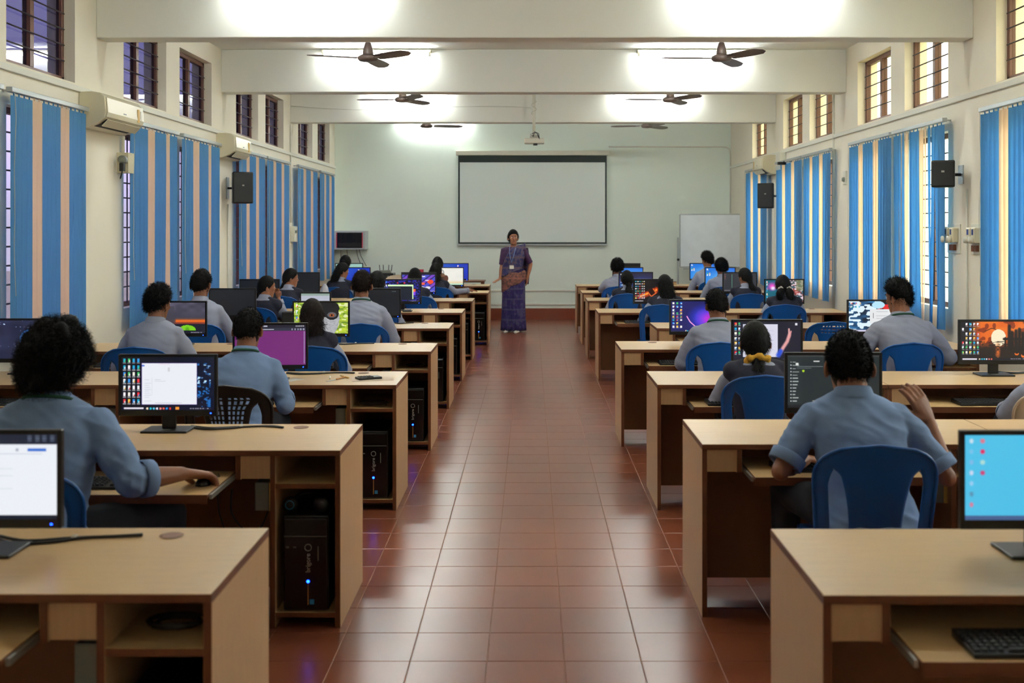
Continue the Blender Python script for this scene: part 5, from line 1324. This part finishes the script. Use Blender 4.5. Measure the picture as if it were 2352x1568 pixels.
seated('girl with neat bun at the furthest left desk, aisle side', 1005, 592, 16.95, 'girl', 'bun', 'girl', vox=.013)
chair(cb, PX(1003, 17.0), 17.0, 0, 'blue plastic chair at the furthest left desk, aisle side')
seated('girl with hair combed back at the furthest left desk, window side', 793, 588, 16.95, 'girl', 'bun', 'girl', hyaw=-12, vox=.013)
chair(cb, PX(792, 17.0), 17.0, 0, 'blue plastic chair at the furthest left desk, window side')
# right block
t, A = seated('student in blue shirt with raised ringed hand, nearest on the right', 1948, 770, 4.33, 'crop', lean=.19, lx=-.01, hyaw=0, hpitch=-4, shirt='shirt', vox=.0085, fold=.006, wide=1.12, dens=1.3, hb=1.12,
    arms={-1: dict(e=(-.33, .10, .70), w=(-.17, .33, .70), hd=(.4, .9, -.1), curl=.5, sl=.16), 1: dict(sl=.12, e=(.325, .06, .685), w=(.30, .19, .885), hd=(-.42, .10, .88), hn=(-.45, .9, -.25), curl=.42, hs=1.15)}, knees={-1: (-.24, .40, .56), 1: (.16, .42, .55)})
w = A[1][2]
rg = MB().tube([w+Vector((-.035, .03, .088))+Vector((.011*math.cos(a), .009*math.sin(a), .003*math.sin(a))) for a in [2*math.pi*j/12 for j in range(13)]], .003, 6); rg.build('ring', M['silver'], t, smooth=True)
wr = MB().tube([w+Vector((.026*math.cos(a), .026*math.sin(a), -.03+.004*math.cos(a))) for a in [2*math.pi*j/16 for j in range(17)]], .003, 6); wr.build('bracelet', M['silver'], t, smooth=True)
chair(cb, PX(1999, 4.3), 4.42, -3, 'blue plastic chair under the student with the raised hand, nearest')
seated('girl with yellow scrunchie and navy vest facing the white page', 1734, 748, 6.32, 'girl', 'low', 'girl', hyaw=-4, hpitch=-10, vox=.010, scr='yellow', hb=1.06, dens=2)
chair(cb, PX(1742, 6.3), 6.38, 0, 'blue plastic chair under the girl with the yellow scrunchie')
seated('boy with short hair and grey shirt before the purple sphere', 1646, 670, 8.1, 'short', lean=.12, hyaw=6, lan=True, vox=.010, shirt='shirt_far', fold=.005, wide=1.05)
chair(cb, PX(1634, 8.15), 8.15, 4, 'blue plastic chair under the boy facing the purple sphere')
seated('boy with swept-up hair and green lanyard by the right blinds', 2064, 648, 8.02, 'quiff', lean=.12, rz=6, hyaw=28, hpitch=-8, lan=True, vox=.010, shirt='shirt_far', fold=.005, wide=1.15, arms={1: dict(e=(.36, .12, .72), w=(.2, .34, .70)), -1: dict(e=(-.30, .16, .74), w=(-.12, .38, .69))})
chair(cb, PX(2074, 8.05), 8.1, 0, 'blue plastic chair under the boy with swept-up hair')
chair(chh, PX(1893, 9.9), 9.86, 0, 'empty blue plastic chair with pinhole rows, right block')
seated('girl with loose dark hair and pink clip before the fireball screen', 1527, 635, 11.95, 'girl', 'long', 'girl', hyaw=10, vox=.012, shirt='shirt_far', arms={-1: dict(e=(-.27, .05, .66), w=(-.12, .3, .69))})
chair(cb, PX(1513, 12.0), 11.98, 0, 'blue plastic chair under the girl before the fireball screen')
seated('girl with two bunches and white scrunchies, right block', 1798, 636, 11.95, 'girl', 'two', 'girl', vox=.012, scr='two', lean=.14)
chair(cb, PX(1790, 12.0), 11.98, 0, 'blue plastic chair under the girl with two bunches')
seated('girl with tied dark hair before the mountain picture', 1440, 625, 13.85, 'girl', 'low', 'girl', vox=.013, hyaw=6)
chair(cb, PX(1438, 13.9), 13.9, 0, 'blue plastic chair under the girl before the mountain picture')
seated('girl with low ponytail before the plain grey screen', 1711, 619, 13.85, 'girl', 'low', 'girl', hyaw=30, vox=.013)
chair(cb, PX(1714, 13.9), 13.9, 0, 'blue plastic chair under the girl with the low ponytail')
seated('fluffy haired boy in pale blue shirt, right block at the aisle', 1418, 595, 15.5, 'curly', hyaw=-6, vox=.012, shirt='shirt_far', arms={-1: dict(e=(-.22, .20, .80), w=(-.02, .30, .97), hd=(.2, .1, 1), hn=(0, -1, 0), curl=.8)}, hid=.02)
chair(cb, PX(1418, 15.6), 15.6, 0, 'blue plastic chair under the fluffy haired boy')
seated('boy with swept hair in the last row, below the whiteboard', 1625, 581, 17.1, 'quiff', hyaw=30, vox=.013, shirt='shirt_far')
chair(cb, PX(1628, 17.4), 17.15, 0, 'blue plastic chair in the last row below the whiteboard')
seated('boy in white-blue shirt right of the swept haired boy', 1657, 598, 15.5, 'curly', hyaw=10, vox=.012, shirt='shirt_far', lean=.05)
chair(cb, PX(1660, 15.6), 15.6, 0, 'blue plastic chair under the boy facing the light blue glow')
seated('person in grey clothes cut off by the frame edge, in a cream chair', 2412, 800, 5.93, 'short', vox=.014, shirt='shirt_far', lean=.1)
chair(cc, 2.70, 5.86, 0, 'cream plastic chair cut off by the frame edge, right block')

# ------------------------------------------------------------------ teacher in a sari
def teacher():
    x0, y0 = PX(1180, 17.7), 17.7
    t = thing('person', 'woman teacher in a purple sari standing in the aisle, hand held out', 'person', (x0, y0, 0), math.radians(180-14))
    # local: faces +Y (turned towards the camera by the empty), so local -x is image right
    H = 1.63; k = 1.0
    rings = [((0, 0, .82), .165, .125), ((0, 0, .90), .172, .130), ((0, 0, 1.0), .15, .11), ((0, .005, 1.08), .142, .105), ((0, .01, 1.18), .158, .118), ((0, .005, 1.26), .165, .112), ((0, 0, 1.33), .148, .09), ((0, -.005, 1.37), .10, .065), ((0, -.005, 1.40), .06, .055)]
    hc = Vector((.005, .02, 1.515)); Mh = Matrix.Translation(hc) @ Matrix.Rotation(math.radians(24), 4, 'Z') @ Matrix.Rotation(math.radians(-2), 4, 'X')
    S = {1: Vector((.155, 0, 1.315)), -1: Vector((-.155, 0, 1.315))}
    E = {1: Vector((.20, .0, 1.06)), -1: Vector((-.265, -.06, 1.09))}
    Wt = {1: Vector((.20, .10, .86)), -1: Vector((-.215, -.05, .87))}
    b = MB(); b.rings([ring(p, rx*.92, ry*.92) for p, rx, ry in rings])
    b.tube([(0, -.005, 1.36), (0, .0, 1.41), (.003, .01, 1.46)], [.058, .050, .050], 14)
    add_head(b, Mh, .96)
    for s in (-1, 1):
        b.tube([S[s], S[s].lerp(E[s], .5), E[s], E[s].lerp(Wt[s], .35), Wt[s]], [.046, .042, .034, .034, .021], 10); b.ell(E[s], (.034,)*3, 8, 6)
        K = Vector((s*.08, .02, .47)); an = Vector((s*.075, 0, .08)); b.tube([(s*.085, 0, .85), K, an], [.08, .052, .034], 10)
        b.tube([an+Vector((0, -.04, -.04)), an+Vector((0, .08, -.045)), an+Vector((0, .16, -.06))], [.03, .028, .016], 8)
    add_hand(b, Wt[1], Vector((.55, .5, -.35)), Vector((-.1, -.3, -1)), -1, .15, .9, .25)
    add_hand(b, Wt[-1], Vector((.15, -.2, -1)), Vector((1, 0, .1)), 1, .35, .9)
    linkmesh('body', remesh(b, 'body', M['skin2'], .0075, 2, .5), t)
    face_parts(t, Mh, .96)
    add_hair(t, Mh, 1.0, 'girl', 3, .6, EX['bun'])
    bl = MB(); bl.rings([ring(p, rx+.006, ry+.008) for p, rx, ry in rings[3:8]])
    for s in (-1, 1): bl.tube([S[s]+Vector((-s*.03, 0, 0)), S[s], S[s].lerp(E[s], .5), S[s].lerp(E[s], .93)], [.055, .060, .055, .050], 12)
    mblouse = mat('plum_blouse_cotton', rgb(66, 36, 74), .8, bump=.2, bscale=200)
    linkmesh('blouse', remesh(bl, 'blouse', mblouse, .009, 3, .5, .002, 2), t)
    def sari_mat(name, c1, c2, c3, sc=14):
        m = bpy.data.materials.new(name); m.use_nodes = True; n, l = m.node_tree.nodes, m.node_tree.links
        b_ = n['Principled BSDF']; b_.inputs['Roughness'].default_value = .75
        tcn = n.new('ShaderNodeTexCoord'); nz = n.new('ShaderNodeTexNoise'); nz.inputs['Scale'].default_value = sc; nz.inputs['Detail'].default_value = 2
        l.new(tcn.outputs['Object'], nz.inputs['Vector']); r_ = n.new('ShaderNodeValToRGB'); r_.color_ramp.elements[0].position = .38; r_.color_ramp.elements[0].color = c1; r_.color_ramp.elements[1].position = .62; r_.color_ramp.elements[1].color = c3
        e = r_.color_ramp.elements.new(.5); e.color = c2; l.new(nz.outputs[0], r_.inputs[0])
        sx = n.new('ShaderNodeSeparateXYZ'); l.new(tcn.outputs['Object'], sx.inputs[0]); wv = n.new('ShaderNodeMath'); wv.operation = 'SINE'; mu = n.new('ShaderNodeMath'); mu.operation = 'MULTIPLY'; mu.inputs[1].default_value = 38
        l.new(sx.outputs['Z'], mu.inputs[0]); l.new(mu.outputs[0], wv.inputs[0]); g = n.new('ShaderNodeMath'); g.operation = 'GREATER_THAN'; g.inputs[1].default_value = .86; l.new(wv.outputs[0], g.inputs[0])
        mx = n.new('ShaderNodeMix'); mx.data_type = 'RGBA'; l.new(g.outputs[0], mx.inputs[0]); l.new(r_.outputs[0], mx.inputs[6]); mx.inputs[7].default_value = c3; l.new(mx.outputs[2], b_.inputs['Base Color']); return m
    ms = sari_mat('sari_purple_silk', rgb(34, 20, 84), rgb(44, 28, 94), rgb(70, 62, 100))
    mbn = sari_mat('sari_rust_border', rgb(84, 58, 56), rgb(120, 72, 62), rgb(140, 90, 76), 30)
    mp = sari_mat('sari_drape_cloth', rgb(42, 36, 86), rgb(60, 58, 100), rgb(92, 74, 88), 20)
    # pleated skirt
    rs = []
    for z, rx, ry, am in ((.03, .205, .17, .016), (.10, .200, .165, .015), (.3, .190, .155, .013), (.5, .185, .150, .010), (.7, .185, .150, .006), (.85, .185, .145, .003), (.95, .172, .13, .001), (1.02, .158, .12, 0)):
        rr = []
        for j in range(72):
            a = 2*math.pi*j/72; fr = max(0, math.sin(a))  # pleats at the front
            q = am*(1.6*math.sin(a*22)*fr+.6*math.sin(a*9+1)*(1-fr)); rr.append(((rx+q)*math.cos(a), (ry+q)*math.sin(a)+.01*(1-z), z))
        rs.append(rr)
    MB().rings(rs).build('skirt', ms, t, smooth=True)
    # rust wrap around hips, tilted lower on her right side
    rs = []
    for q, (dz, e) in enumerate(((-.13, .012), (-.10, .020), (0, .022), (.10, .020), (.13, .012))):
        rr = []
        for j in range(56):
            a = 2*math.pi*j/56; c, s_ = math.cos(a), math.sin(a); rx, ry = .180+e+.004*math.sin(a*13+q), .142+e+.004*math.sin(a*11+q)
            rr.append((rx*c, ry*s_, .84+dz*(.85+.25*c)-.07*c+.012*math.sin(a*5)))
        rs.append(rr)
    MB().rings(rs, cap=False).build('hip_wrap', mbn, t, smooth=True)
    # pallu: diagonal sheet from right hip over left shoulder, with thickness
    g = []; n1, n2 = 22, 12
    for i in range(n1+1):
        f = i/n1
        for j in range(n2+1):
            w = j/n2-.5
            cx = .07-.19*f; z = .92+.475*min(1, f*1.05)
            x = cx+w*(.44-.20*f); zz = z+w*(-.18+.10*f)
            x = max(-.19, min(.19, x)); ry = np.interp(zz, [.8, .9, 1.0, 1.08, 1.2, 1.3, 1.38, 1.45], [.155, .158, .14, .135, .145, .132, .085, .05]); rx = np.interp(zz, [.8, .9, 1.0, 1.08, 1.2, 1.3, 1.38, 1.45], [.20, .20, .18, .17, .185, .18, .17, .16])
            y = ry*math.sqrt(max(0, 1-(x/(rx+.01))**2))+.004*math.sin(w*30+f*3)
            g.append((x, y, zz))
    fs = [(i*(n2+1)+j, i*(n2+1)+j+1, (i+1)*(n2+1)+j+1, (i+1)*(n2+1)+j) for i in range(n1) for j in range(n2)]
    o = MB().add(g, fs).build('drape', mp, t, smooth=True); sm = o.modifiers.new('s', 'SOLIDIFY'); sm.thickness = .006
    # part hanging behind left shoulder
    g = []
    for i in range(19):
        f = i/18
        for j in range(9):
            w = j/8; zz = 1.385-.62*f; x = -.06-.15*w-.02*math.sin(f*3); y = -.085-.05*math.sin(min(1, f*2)*1.5)+.012*math.sin(w*12)
            if f == 0: y = -.02; zz = 1.40-.05*w
            g.append((x, y, zz))
    fs = [(i*9+j, i*9+j+1, (i+1)*9+j+1, (i+1)*9+j) for i in range(18) for j in range(8)]
    o = MB().add(g, fs).build('hanging_drape', mp, t, smooth=True); sm = o.modifiers.new('s', 'SOLIDIFY'); sm.thickness = .006
    # lanyard and card
    for s in (-1, 1): MB().tube([(s*.055-.01, .03, 1.41), (s*.05-.01, .12, 1.34), (s*.03-.01, .158, 1.22), (-.01, .165, 1.12)], .004, 6).build('lanyard', mat('pale_blue_ribbon', rgb(120, 150, 200), .6), t, smooth=True)
    MB().box(-.045, .025, .163, .167, 1.02, 1.075).build('identity_card', M['white'], t)
    MB().tube([Wt[1]+Vector((.027*math.cos(a), .027*math.sin(a), .02)) for a in [2*math.pi*j/16 for j in range(17)]], .004, 6).build('bangle', M['gold'], t, smooth=True)
    for s in (-1, 1):
        rs = []
        for (y, w, h_) in ((-.06, .03, .05), (0, .038, .06), (.08, .042, .05), (.15, .040, .04), (.2, .022, .025)):
            rs.append([(s*.085+w*math.cos(q), y+.03, max(0, h_*.5+h_*.5*math.sin(q))) for q in [2*math.pi*j/12 for j in range(12)]])
        MB().rings([r[::-1] for r in rs]).build('shoe', M['whitec'], t, smooth=True)
teacher()
run_jobs()
# any prototype not placed is removed
for p in (dp, dpull, dshort, cb, chh, ck, cc, k1, k2, m1):
    if p not in used:
        for c in list(p.children_recursive)+[p]: bpy.data.objects.remove(c)
